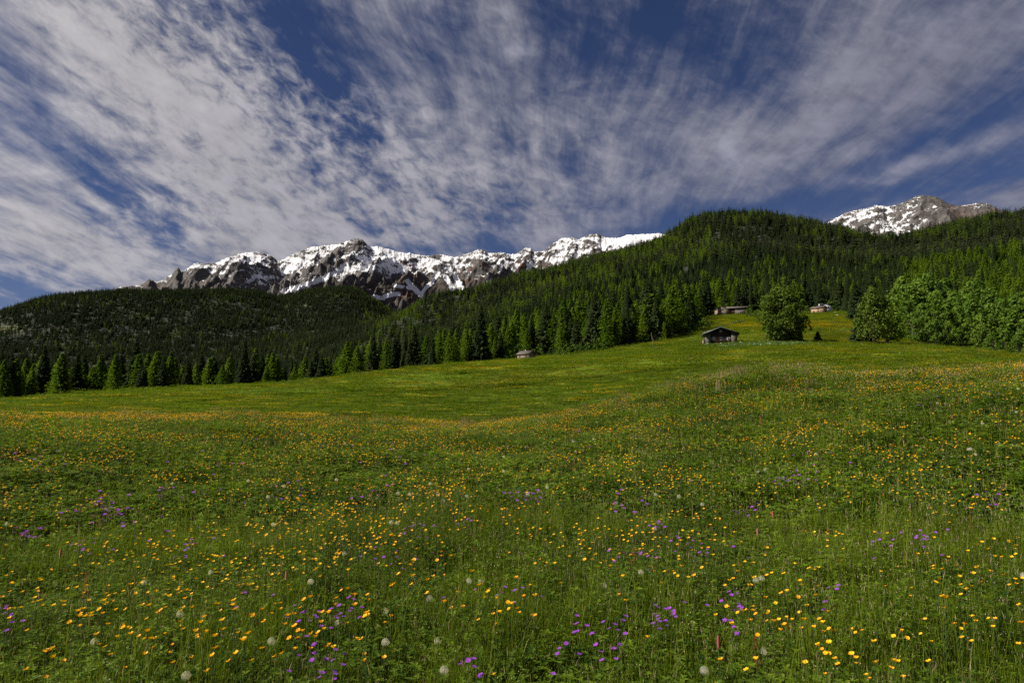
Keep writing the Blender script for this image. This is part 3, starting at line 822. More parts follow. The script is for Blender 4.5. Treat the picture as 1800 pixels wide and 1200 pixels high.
def forest():
    # candidates
    C = []
    for r0, r1, area in ((205, 520, 24), (520, 1700, 42), (1700, 2750, 44)):
        A = 0.5 * R(88) * (r1 ** 2 - r0 ** 2); n = int(A / area)
        r = np.sqrt(rng.uniform(r0 ** 2, r1 ** 2, n)); a = rng.uniform(R(-44), R(44), n)
        C.append(np.stack([r * np.sin(a), r * np.cos(a)], -1))
    C = np.concatenate(C); x, y = C.T; z = H(x, y); r = np.hypot(x, y); px, py = proj(x, y, z)
    keep = r > np.interp(px, EDGE_PX, EDGE_D) + 4 * fbm(x / 12, y / 12, 2, 3)
    keep &= rng.random(len(x)) > clearing(x, y) * 1.05
    keep &= ~((px > 1580) & (r < 330))                       # broadleaf wood stands there
    keep &= (px > -90) & (px < 1890)
    # open ground round the upper houses
    for hx, hd, rad in ((1265, 400, 12), (1296, 402, 13), (1436, 398, 13), (1448, 408, 12)):
        q = at(hx, hd); keep &= np.hypot(x - q[0], y - q[1]) > rad
    x, y, z, r, px, py = (q[keep] for q in (x, y, z, r, px, py))
    n = len(x)
    # species
    pl = np.where(r < 520, 0.34, 0.22) + 0.75 * fbm(x / 110, y / 110, 3, 31) + 0.5 * fbm(x / 25, y / 25, 2, 35)
    pl = np.where((px < 640) & (r > 1300), 0.03 + 0.22 * fbm(x / 140, y / 140, 3, 33), pl)
    pl += np.where((px < 620) & (r < 420), .22, 0) + np.where((px > 860) & (px < 1240) & (r < 620), .26, 0) + np.where((px > 1200) & (px < 1420) & (r > 430) & (r < 560), .32, 0) + np.where((px > 1590) & (r < 900), .50, 0)
    pl += np.where((r > 900) & (px > 900) & (px < 1250), .18, 0) - np.where((px > 1250) & (px < 1750) & (r > 600) & (r < 1250), .12, 0)
    larch = rng.random(n) < pl
    h = np.where(larch, np.clip(rng.normal(.84, .20, n), .35, 1.25) * 18, np.clip(rng.normal(.82, .22, n), .3, 1.3) * 20)
    h *= np.where(r < 520, .90, 1.0) * np.where(r < 420, np.interp(px, [150, 560, 700, 860, 960], [1.0, .85, .82, .92, 1.0]), 1.0)
    h *= np.where(r > 1300, .92, 1.0)
    w = np.where(larch, .16, .15) * h
    order = np.argsort(r)
    # what can be seen: sweep outwards keeping the skyline reached so far
    cover = np.full(2200, 2000.0)
    pxs = np.arange(2200) - 200
    rr = np.exp(np.linspace(math.log(60), math.log(2800), 260)); ri = 0
    top = proj(x, y, z + h)[1]
    half = np.maximum(w / r * F, 1.0)
    ta = np.tan([azz(p, 640, 1)[0] for p in pxs])
    vis = np.zeros(n); keep2 = np.zeros(n, bool)
    aa = np.arctan(ta); sx, sy = np.sin(aa), np.cos(aa)
    for k in order:
        while ri < len(rr) and rr[ri] < r[k]:
            gx, gy = sx * rr[ri], sy * rr[ri]; cover = np.minimum(cover, proj(gx, gy, H(gx, gy))[1]); ri += 1
        a = int(px[k] - half[k] + 200); b = int(px[k] + half[k] + 201); a = max(a, 0); b = max(b, a + 1)
        seg = cover[a:b]; v = np.clip(seg - top[k], 0, None)
        vis[k] = v.sum(); keep2[k] = v.max() > -1 or False
        keep2[k] = (seg - top[k]).max() > -18
        m = (a + b) // 2; wi = max(1, (b - a) // 3)
        c = cover[m - wi // 2:m - wi // 2 + wi]; np.minimum(c, top[k] + (proj(x[k], y[k], z[k])[1] - top[k]) * .30, out=c)
    vis[(px < 0) | (px > 1800)] = 0
    return x, y, z, r, px, py, larch, h, vis, keep2


fx, fy, fz, fr, fpx, fpy, flarch, fh, fvis, fkeep = forest()


def region(px, r):
    spots = [(130, 'far left end of the treeline'), (270, 'behind the left meadow shoulder'), (420, 'behind the left meadow hump'), (560, 'below the left valley'),
             (680, 'where the meadow crest starts to climb'), (790, 'below the snow gullies'), (875, 'left of the tiny stone hut'), (960, 'behind the tiny stone hut'), (1065, 'behind the shrub row'),
             (1135, 'left of the flagpole'), (1200, 'right of the flagpole'), (1250, 'left of the twin stone houses'), (1325, 'behind the twin stone houses'), (1420, 'behind the big lone tree'), (1470, 'behind the white house'),
             (1530, 'behind the right clump'), (1600, 'between right clump and leafy wood'), (1700, 'above the left leafy wood'), (9999, 'above the right end of leafy wood')]
    return next(t for q, t in spots if px < q)


ORD1 = 'first second third fourth fifth sixth seventh eighth ninth tenth eleventh twelfth thirteenth fourteenth fifteenth sixteenth seventeenth eighteenth nineteenth'.split()
TENS = ['twenti', 'thirti', 'forti', 'fifti', 'sixti', 'seventi', 'eighti', 'nineti']


def nth_word(i):
    i += 1
    if i < 20: return ORD1[i - 1]
    if i >= 100: return nth_word(i % 100 - 1) + ' after hundred'
    return TENS[i // 10 - 2] + 'eth' if i % 10 == 0 else TENS[i // 10 - 2][:-1] + 'y-' + ORD1[i % 10 - 1]


def individual_trees():
    for larch, pairs, nm, word, hh in ((False, SPM, 'spruce_tree', 'dark spruce', 20.), (True, LAM, 'larch_tree', 'bright green larch', 18.)):
        ids = np.where((flarch == larch) & fkeep)[0]; ids = ids[np.argsort(-fvis[ids])][:290]
        fkeep[ids] = False
        reg = {}
        for k in ids: reg.setdefault(region(fpx[k], fr[k]), []).append(k)
        for rg, ks in reg.items():
            ks.sort(key=lambda k: fr[k])
            ks.sort(key=lambda k: fpx[k])
            for q, k in enumerate(ks):
                s = fh[k] / hh
                lab = '%s %s %s from the left, %s' % (nth_word(q), 'tall' if s > .9 else 'smaller', word, rg)
                place_tree(nm, random.choice(pairs), (fx[k], fy[k], fz[k] - .2), random.uniform(0, 6.28), s, lab, 'tree',
                           ('dark spruces' if not larch else 'light green larches') + ' of the forest edge', random.uniform(.85, 1.3))
    for larch, nearo, faro, nm, lab, hh in ((False, SPF, SPFF, 'spruce_forest', 'dense dark spruce forest covering the hills', 20.), (True, LAF, LAFF, 'larch_forest', 'lighter green larches mixed into the hillside forest', 18.)):
        ids = np.where((flarch == larch) & fkeep)[0]; n = len(ids)
        idx = rng.integers(0, 5, n) + np.where(fr[ids] > 900, 5, 0)
        rot = np.zeros((n, 3)); rot[:, 2] = rng.uniform(0, 6.28, n); rot[:, 0] = rng.normal(0, .02, n)
        s = fh[ids] / hh; sc = np.stack([s * rng.uniform(.75, 1.35, n)] * 2 + [s], -1)
        P = np.stack([fx[ids], fy[ids], fz[ids] - .3], -1)
        objs = nearo + faro
        for i, o in enumerate(objs): o.name = '%s_kind_%02d' % (nm, i)
        scatter(nm, lab, P, rot, sc, idx, objs)
        print(nm, n)


individual_trees()


# leafy wood at the right edge
def leafy_wood():
    k = 0; spots = []
    rn = random.Random(77)
    for row, (d0, p0, p1, step, s0) in enumerate(((213, 1632, 1830, 19, .72), (226, 1622, 1850, 21, 1.15), (243, 1612, 1850, 22, 1.35), (262, 1594, 1850, 24, 1.6), (285, 1615, 1850, 26, 1.8), (312, 1640, 1850, 28, 1.9))):
        p = p0
        while p < p1:
            spots.append((row, p + rn.uniform(-6, 6), d0 + rn.uniform(-5, 5), s0 * rn.uniform(.7, 1.22))); p += step * rn.uniform(.8, 1.2)
    words = ['at the grassy edge', 'in the second row', 'in the third row', 'in the fourth row', 'in the fifth row', 'at the top back']
    for row in range(6):
        rs = sorted([s for s in spots if s[0] == row], key=lambda s: s[1])
        nm = ['leftmost', 'second from left', 'third from left', 'fourth from left', 'fifth from left', 'sixth from left', 'seventh from left', 'eighth from left', 'ninth from left', 'tenth from left', 'eleventh from left', 'twelfth from left', 'thirteenth from left', 'fourteenth from left', 'fifteenth from left', 'sixteenth from left']
        for i, (_, p, d, s) in enumerate(rs):
            loc = at(p, d)
            place_tree('broadleaf_tree', rn.choice(BR1), (loc[0], loc[1], loc[2] - .2), rn.uniform(0, 6.28), s,
                       'light green broadleaf tree, %s %s of the right leafy wood' % (nm[i], words[row]), 'tree', 'broadleaf trees of the leafy wood')


leafy_wood()


def lone_trees():
    def shp(f):      # left and right reach of the big tree's crown by height
        l = np.interp(f, [.0, .1, .25, .45, .62, .78, .9, 1], [2.2, 4.2, 5.4, 6.6, 6.3, 4.9, 2.6, .8])
        r = np.interp(f, [.0, .1, .25, .45, .62, .78, .9, 1], [4.5, 5.6, 6.2, 6.3, 5.2, 3.8, 2.4, .8]); return float(l), float(r)
    p = at(1378, 203)
    pr = proto_pair('weeping tree', *broadleaf(15.6, 13, 601, 1.0, .05, .45, .44, 360, shp, .38), M_birch)
    place_tree('broadleaf_tree', pr, (p[0], p[1], p[2] - .2), 0, 1.0, 'big lone weeping leafy tree standing on the meadow right of the dark wooden hut')
    q = at(1400, 203); lb = MB(); rn = random.Random(5)
    p = at(1366, 206)
    place_tree('spruce_tree', SPM[1], p, 1.0, .34, 'small dark spruce tucked under the left side of the big lone tree')
    p = at(1404, 204); place_tree('spruce_tree', SPM[3], p, 2.0, .42, 'small dark spruce hidden under the right side of the big lone tree')
    p = at(1438, 203); sm = proto_pair('small spruce', *conifer('spruce', 3.6, 611, 1), M_spruce)
    place_tree('spruce_tree', sm, (p[0], p[1], p[2] - .1), 0, 1.0, 'small lone dark spruce on the grass right of the big tree', szx=2.4)
    # the clump to the right
    p = at(1517, 206); big = proto_pair('old spruce', *conifer('spruce', 14.5, 612, 2), M_spruce)
    place_tree('spruce_tree', big, (p[0], p[1], p[2] - .1), .4, .95, 'tall dark spruce with bare lower trunk, left tree of the right clump', szx=1.5)
    b1 = proto_pair('clump tree', *broadleaf(15.5, 9.5, 613, 1.0, .14, .3, .36, 170), M_birch)
    p = at(1537, 203); place_tree('broadleaf_tree', b1, (p[0], p[1], p[2] - .1), 1, .98, 'tall pale green tree in the middle of the right clump')
    b2 = proto_pair('clump tree right', *broadleaf(13, 11, 614, 1.0, .15, .3, .36, 170), M_broad)
    p = at(1560, 205); place_tree('broadleaf_tree', b2, (p[0], p[1], p[2] - .1), 2, .98, 'rounded green tree on the right side of the right clump')
    p = at(1505, 330); place_tree('spruce_tree', SPM[2], p, 2, .95, 'tall brownish spruce standing behind the left side of the right clump', szx=1.2)
    p = at(1660, 268); place_tree('spruce_tree', SPM[4], p, 2, 1.0, 'lone dark spruce rising out of the leafy wood', szx=1.2)
    # shrubs, with what they stand beside
    rn = random.Random(9)
    for px, d, s, lab in ((986, 218, .95, 'first light green shrub from the left in the row below the forest'), (997, 217, 1.25, 'second light green shrub in the row below the forest'), (1008, 218, 1.15, 'third light green shrub in the row below the forest'),
                          (1020, 217, 1.1, 'fourth light green shrub in the row below the forest'), (1033, 217, 1.15, 'fifth light green shrub in the row below the forest'), (1046, 217, 1.2, 'sixth light green shrub in the row below the forest'), (1060, 217, 1.1, 'last light green shrub at the right end of the row'),
                          (900, 236, 2.2, 'tall narrow bright green tree behind the left side of the tiny stone hut'), (892, 234, 1.1, 'low bright shrub left of the tiny stone hut'), (912, 238, 1.7, 'upright bright bush behind the tiny stone hut roof'),
                          (938, 240, 1.0, 'rounded shrub just right of the tiny stone hut'), (949, 240, 1.5, 'broad shrub further right of the tiny stone hut'), (966, 234, .7, 'low shrub between the stone hut and the shrub row'), (865, 232, .8, 'low shrub at forest foot left of the stone hut'),
                          (1214, 262, 1.6, 'dark hedge bush at the left end of the grass bank'), (1226, 268, 1.5, 'second hedge bush at the left end of the grass bank'), (1238, 275, 1.4, 'hedge bush above the roof of the dark wooden hut'), (1205, 256, 1.3, 'lowest hedge bush beside the forest corner'), (1250, 292, .8, 'small hedge bush at the left start of the stone wall'),
                          (1320, 345, 1.5, 'yellow green bush at the right end of the stone wall'), (1331, 340, 1.3, 'rounded brown green bush left of the big lone tree'), (1341, 342, 1.2, 'dark bush touching the left side of the big lone tree crown'),
                          (1251, 396, 1.2, 'shrub against the left wall of the left stone house'), (1278, 408, 2.0, 'narrow bush between the two stone houses'), (1318, 402, 1.6, 'bush at the right end of the long stone house'),
                          (1419, 396, 1.3, 'shrub left of the small orange lit house'), (1395, 420, 2.6, 'rounded tree left above the small orange lit house'), (1412, 425, 2.4, 'rounded tree behind the small orange lit house'), (1460, 420, 2.2, 'dark green bush right behind the white gabled house'),
                          (1590, 285, 3.2, 'leafy tree at the left end of the leafy wood'), (1392, 196, .35, 'low leafy shrub at the foot of the big lone tree'), (1372, 196, .3, 'smallest shrub at the left foot of the big lone tree')):
        p = at(px, d)
        place_tree('shrub', rn.choice(SH1), (p[0], p[1], p[2] - .1), rn.uniform(0, 6), s, lab, 'shrub' if 'tree' not in lab.split(' ')[1:6] else 'tree', None, .8 if 'narrow' in lab else 1.0)


lone_trees()

# ------------------------------------------------------------------ buildings
M_stone = plain('grey rubble stone', (0.09, 0.084, 0.072), .95, 1.6, .35)
M_stone_w = plain('warm rubble stone', (0.19, 0.145, 0.105), .95, 1.6, .35)
M_darkwood = plain('dark weathered wood', (0.028, 0.018, 0.012), .85, 2.0, .4)
M_redwood = plain('reddish boards', (0.17, 0.065, 0.032), .8, 3.0, .35)
M_metal = plain('grey blue sheet roof', (0.11, 0.135, 0.18), .5, 1.0, .15, .5, .3)
M_slate = plain('slate roof', (0.085, 0.072, 0.062), .8, 2.5, .4)
M_glass = plain('window glass', (0.02, 0.025, 0.03), .12, None, 0, .6)
M_lightglass = plain('pale blue window', (0.24, 0.29, 0.42), .3, None, 0, .5)  # panes coloured an even pale blue
M_white = plain('white plaster', (0.45, 0.47, 0.51), .9, 1.0, .06)
M_frame = plain('window frame', (0.10, 0.06, 0.04), .7)
M_whiteframe = plain('pale window frame', (0.30, 0.30, 0.29), .6)
M_rail = plain('reddish balcony boards', (0.26, 0.10, 0.055), .8, 2.0, .3)


def window(parent, x, z, w, h, y, glass=M_glass, frame=M_frame, side=None, bars=True):
    """frame (> pane) set in a wall that faces -y at depth y, or a wall facing -x when side is given"""
    fr = MB(); t = .07
    def bx(mb, a0, a1, d0, d1, z0, z1):
        if side is None: mb.box(a0, a1, y + d0, y + d1, z0, z1)
        else: mb.box(side + d0, side + d1, a0, a1, z0, z1)
    bx(fr, x - w / 2 - t, x - w / 2, -.05, .02, z - t, z + h + t); bx(fr, x + w / 2, x + w / 2 + t, -.05, .02, z - t, z + h + t)
    bx(fr, x - w / 2, x + w / 2, -.05, .02, z - t, z); bx(fr, x - w / 2, x + w / 2, -.05, .02, z + h, z + h + t)
    if bars: bx(fr, x - .025, x + .025, -.04, -.005, z, z + h)
    f = fr.build('window', frame, parent)
    pn = MB(); bx(pn, x - w / 2 + .002, x + w / 2 - .002, -.012, .015, z + .002, z + h - .002); pn.build('pane', glass, f)
    return f


def gable_roof(parent, x0, x1, y0, y1, ze, zr, over, oy, th, mat, axis='y', name='roof', xm=None):
    """two sloping slabs. ridge along y (gable faces the camera) or along x"""
    mb = MB()
    if axis == 'y':
        xm = (x0 + x1) / 2 if xm is None else xm
        sl = (zr - ze) / (xm - x0); sr = (zr - ze) / (x1 - xm)
        mb.prism([(x0 - over, ze - over * sl), (xm, zr), (x1 + over, ze - over * sr), (x1 + over, ze - over * sr + th), (xm, zr + th), (x0 - over, ze - over * sl + th)][::-1], y0 - oy, y1 + oy)
    else:
        ym = (y0 + y1) / 2; s = (zr - ze) / (ym - y0)
        pts = [(y0 - over, ze - over * s), (ym, zr), (y1 + over, ze - over * s), (y1 + over, ze - over * s + th), (ym, zr + th), (y0 - over, ze - over * s + th)]
        n = 6; p = [(x0 - oy, a, b) for a, b in pts] + [(x1 + oy, a, b) for a, b in pts]
        mb.faces(p, [tuple(range(n)), tuple(range(2 * n - 1, n - 1, -1))] + [(i, i + n, (i + 1) % n + n, (i + 1) % n) for i in range(n)])
    return mb.build(name, mat, parent)


def face_cam(p, extra=0.0):
    return -math.atan2(p[0], p[1]) + R(extra)


def wooden_hut():
    p = at(1267.5, 200); e = empty('wooden_hut', (p[0], p[1], p[2] + .32), face_cam(p, 3))
    tag(e, 'dark wooden hut with stone side walls, wide low roof and three pale windows', 'hut')
    D = 8.5
    # side piers of rubble, battered a little
    for s, (xo, xi) in enumerate(((-4.25, -2.75), (4.35, 2.85))):
        mb = MB(); top = 3.0 if s == 0 else 2.95
        a, b = sorted((xo, xi)); inn = xi
        zt_o = 2.95; zt_i = 3.45
        pts = [(xo, -1.0), (xi, -1.0), (xi, zt_i), (xo, zt_o)]
        if s: pts = pts[::-1]
        mb.prism(pts, 0, D); mb.build('wall', M_stone, e)
    mb = MB(); mb.prism([(-2.748, .95), (2.848, .95), (2.848, 3.44), (0.05, 4.42), (-2.748, 3.46)], .35, .55); mb.build('wall', M_darkwood, e)['label'] = 'dark wood gable wall'
    mb = MB(); mb.box(-2.748, 2.848, .30, .6, -1.0, .948); mb.build('base_wall', M_darkwood, e)
    mb = MB(); mb.box(-2.748, 2.848, D - .3, D, -1, 3.4); mb.build('wall', M_stone, e)
    # boards between the windows
    xs = [-1.85, 0.05, 1.95]
    xb = [-2.70, -2.32, -1.36, -.9, -.44, .54, 1.0, 1.46, 2.44, 2.80]
    for a, b in ((-2.70, -2.51), (-2.50, -2.33), (-1.37, -1.14), (-1.13, -.90), (-.89, -.66), (-.65, -.43), (.53, .76), (.77, 1.0), (1.01, 1.24), (1.25, 1.46), (2.44, 2.62), (2.63, 2.80)):
        mb = MB(); mb.box(a, b, .29 + random.uniform(-.01, .01), .345, .96, 2.02); mb.build('plank', M_redwood, e)
    for x in xs: window(e, x, 1.02, .80, .95, .30, M_lightglass, M_whiteframe)
    mb = MB(); mb.box(-2.745, 2.845, .12, .34, 2.12, 2.30); mb.build('balcony_beam', M_darkwood, e)
    mb = MB(); mb.box(-2.745, 2.845, .10, .34, .78, .93); mb.build('window_sill_beam', M_darkwood, e)
    w = window(e, .05, 3.28, .62, .5, .30, M_lightglass, M_whiteframe)
    mb = MB(); mb.box(-.01, .11, .22, .29, 3.86, 4.12); mb.box(-.13, .23, .225, .285, 3.93, 4.02); mb.build('cross', M_whiteframe, e)
    rf = gable_roof(e, -4.25, 4.35, 0, D, 2.97, 4.55, .72, .95, .17, M_metal)
    ch = MB(); ch.box(-4.3, -3.75, 3.0, 3.6, 3.1, 3.95); ch.box(-4.38, -3.67, 2.92, 3.68, 3.952, 4.05); ch.build('chimney', M_stone, rf)
    # rafters under the eaves
    for x, zt in ((-4.7, 2.76), (4.85, 2.75)):
        mb = MB(); mb.box(x - .06, x + .06, -.9, D + .8, zt - .12, zt - .01); mb.build('rafter', M_darkwood, e)
    # lean-to at the left
    mb = MB(); mb.prism([(-5.0, -1), (-4.252, -1), (-4.252, 1.45), (-5.0, 1.1)], .5, 5.0); mb.build('lean_to', M_stone_w, e)
    mb = MB(); mb.box(-5.35, -5.24, .1, .22, -.6, 2.6); mb.build('post', M_darkwood, e)
    mb = MB(); mb.prism([(4.37, -.6), (7.4, -.6), (6.8, .25), (5.6, .42), (4.37, .55)], .6, 1.3); mb.build('retaining_wall', M_stone, e)


def stone_houses():
    # left house: gable to the camera, lit flank on the left
    p = at(1266.5, 400); e = empty('stone_house', (p[0], p[1], p[2] + .35), face_cam(p, -28))
    tag(e, 'left of twin stone houses, its gable end with four dark windows', 'house')
    W_, D, ze, zr = 7.2, 6.5, 2.9, 4.5
    mb = MB(); mb.prism([(-W_ / 2, -1.5), (W_ / 2, -1.5), (W_ / 2, ze), (0, zr), (-W_ / 2, ze)], 0, D); mb.build('wall', M_stone_w, e)
    for x in (-1.25, 1.5):
        for z in (.25, 2.25): window(e, x, z, .95, 1.0, 0)
    window(e, 3.2, .6, .7, .8, 0, side=-W_ / 2)
    gable_roof(e, -W_ / 2, W_ / 2, 0, D, ze + .02, zr + .02, .5, .4, .16, M_slate)
    # right house: long front
    p = at(1297, 402); e = empty('stone_house', (p[0], p[1], p[2] + .35), face_cam(p, 2))
    tag(e, 'long stone house with red brown balcony, right of the twin houses', 'house')
    W_, D = 11.2, 6
    mb = MB(); mb.box(-1.6, W_ / 2, 0, D, -1.5, 3.55); mb.box(-W_ / 2, -1.605, 1.0, D, -1.5, 3.45); mb.build('wall', M_stone, e)
    for x, z in ((1.2, .35), (2.5, .35), (4.4, .45), (.6, 2.3), (4.4, 2.4)): window(e, x, z, .85, .85, 0)
    window(e, -3.4, 2.2, 1.0, .9, 1.0); window(e, -2.2, 2.2, .7, .9, 1.0)
    mb = MB(); mb.box(-4.9, -1.7, -.1, .95, .55, .70); mb.box(-4.9, -1.7, -.1, -.03, .72, 1.75); mb.build('balcony', M_rail, e)
    mb = MB(); mb.prism([(-5.6, -.6), (-4.3, -.6), (-4.3, 1.1), (-5.0, .9), (-5.6, .2)], -.9, .0); mb.build('stair', M_stone_w, e)
    gable_roof(e, -W_ / 2, W_ / 2, 0, D, 3.6, 4.6, .6, .45, .18, M_slate, 'x')
    # orange lit house with white chimney
    p = at(1436, 398); e = empty('stone_house', (p[0], p[1], p[2] + .35), face_cam(p, -22))
    tag(e, 'low stone house with sunlit orange gable end and white chimney', 'house')
    W_, D = 6.6, 5.2
    mb = MB(); n = 5
    pts = [(0, -1.5), (D, -1.5), (D, 2.5), (D / 2, 3.6), (0, 2.5)]
    V = [(-W_ / 2, a, b) for a, b in pts] + [(W_ / 2, a, b) for a, b in pts]
    mb.faces(V, [tuple(range(5)), tuple(range(9, 4, -1))] + [(i, i + 5, (i + 1) % 5 + 5, (i + 1) % 5) for i in range(5)])
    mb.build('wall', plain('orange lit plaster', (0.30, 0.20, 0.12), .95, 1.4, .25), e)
    for x, z, w in ((-1.6, .3, .6), (.6, .35, .6), (.6, 1.7, .8)): window(e, x, z, w, .6, 0)
    window(e, 1.4, .4, .8, 1.3, 0, side=-W_ / 2); window(e, 3.6, .5, .7, .8, 0, side=-W_ / 2)
    rf = gable_roof(e, -W_ / 2, W_ / 2, 0, D, 2.52, 3.62, .4, .35, .16, M_slate, 'x')
    mb = MB(); mb.box(.2, .75, 2.2, 2.8, 3.5, 4.8); mb.build('chimney', M_white, rf)
    # white gabled house
    p = at(1450, 408); e = empty('white_house', (p[0], p[1], p[2] - .1), face_cam(p, 10))
    tag(e, 'white plastered house with shallow gable, right behind the orange lit house', 'house')
    W_, D, ze, zr = 7.0, 7, 3.9, 5.0
    mb = MB(); mb.prism([(-W_ / 2, -1.5), (W_ / 2, -1.5), (W_ / 2, ze), (1.2, zr - .15), (0, zr), (-1.2, zr - .15), (-W_ / 2, ze)], 0, D); mb.build('wall', M_white, e)
    for x in (.7, 1.85): window(e, x, 2.4, .75, 1.15, 0)
    window(e, -1.0, 4.1, .7, .4, 0, bars=False)
    gable_roof(e, -W_ / 2, W_ / 2, 0, D, ze + .02, zr + .06, .3, .3, .12, M_slate)


def tiny_hut():
    p = at(919, 212); e = empty('stone_hut', (p[0], p[1], p[2] + .15), face_cam(p, -38))
    tag(e, 'tiny stone hut with slate roof at the forest foot, middle of the meadow edge', 'hut')
    W_, D = 4.4, 3.6
    pts = [(0, -1.2), (D, -1.2), (D, 1.7), (D / 2, 2.7), (0, 1.7)]
    mb = MB(); V = [(-W_ / 2, a, b) for a, b in pts] + [(W_ / 2, a, b) for a, b in pts]
    mb.faces(V, [tuple(range(5)), tuple(range(9, 4, -1))] + [(i, i + 5, (i + 1) % 5 + 5, (i + 1) % 5) for i in range(5)]); mb.build('wall', M_stone_w, e)
    window(e, -1.2, .85, .35, .35, 0, bars=False); window(e, 1.2, .85, .3, .3, 0, bars=False)
    window(e, 1.0, .75, .4, .55, 0, side=-W_ / 2, bars=False); window(e, 2.4, .75, .35, .5, 0, side=-W_ / 2, bars=False)
    rf = gable_roof(e, -W_ / 2, W_ / 2, 0, D, 1.72, 2.72, .3, .4, .12, M_slate, 'x')
    mb = MB(); mb.box(-.3, -.1, 1.6, 1.85, 2.6, 3.1); mb.build('chimney', M_white, rf)
    p = at(939, 217); mb = MB(); mb.prism([(-.5, -.2), (.5, -.2), (.4, .28), (-.3, .34)], -.3, .3)
    o = mb.build('stone_block', plain('cream stone', (0.6, 0.52, 0.36), .9, 3), None); o.location = p; tag(o, 'small cream stone block lying right of the tiny stone hut', 'stone')


wooden_hut(); stone_houses(); tiny_hut()


def rock(name, p, s, mat, label, cat='stone', seed=0):
    import bmesh
    bm = bmesh.new(); bmesh.ops.create_icosphere(bm, subdivisions=2, radius=1.0); rn = random.Random(seed)
    for v in bm.verts:
        k = 1 + .35 * float(fbm(v.co.x * 1.3 + seed, v.co.y * 1.3 + v.co.z, 2, 3)) + rn.uniform(-.05, .05)
        v.co = Vector((v.co.x * s[0] * k, v.co.y * s[1] * k, v.co.z * s[2] * k))
    me = bpy.data.meshes.new(name); bm.to_mesh(me); bm.free(); me.materials.append(mat)
    o = bpy.data.objects.new(name, me); COL.objects.link(o); o.location = (p[0], p[1], p[2] + s[2] * .45); o.rotation_euler = (0, 0, rn.uniform(-.2, .2)); tag(o, label, cat)
    return o


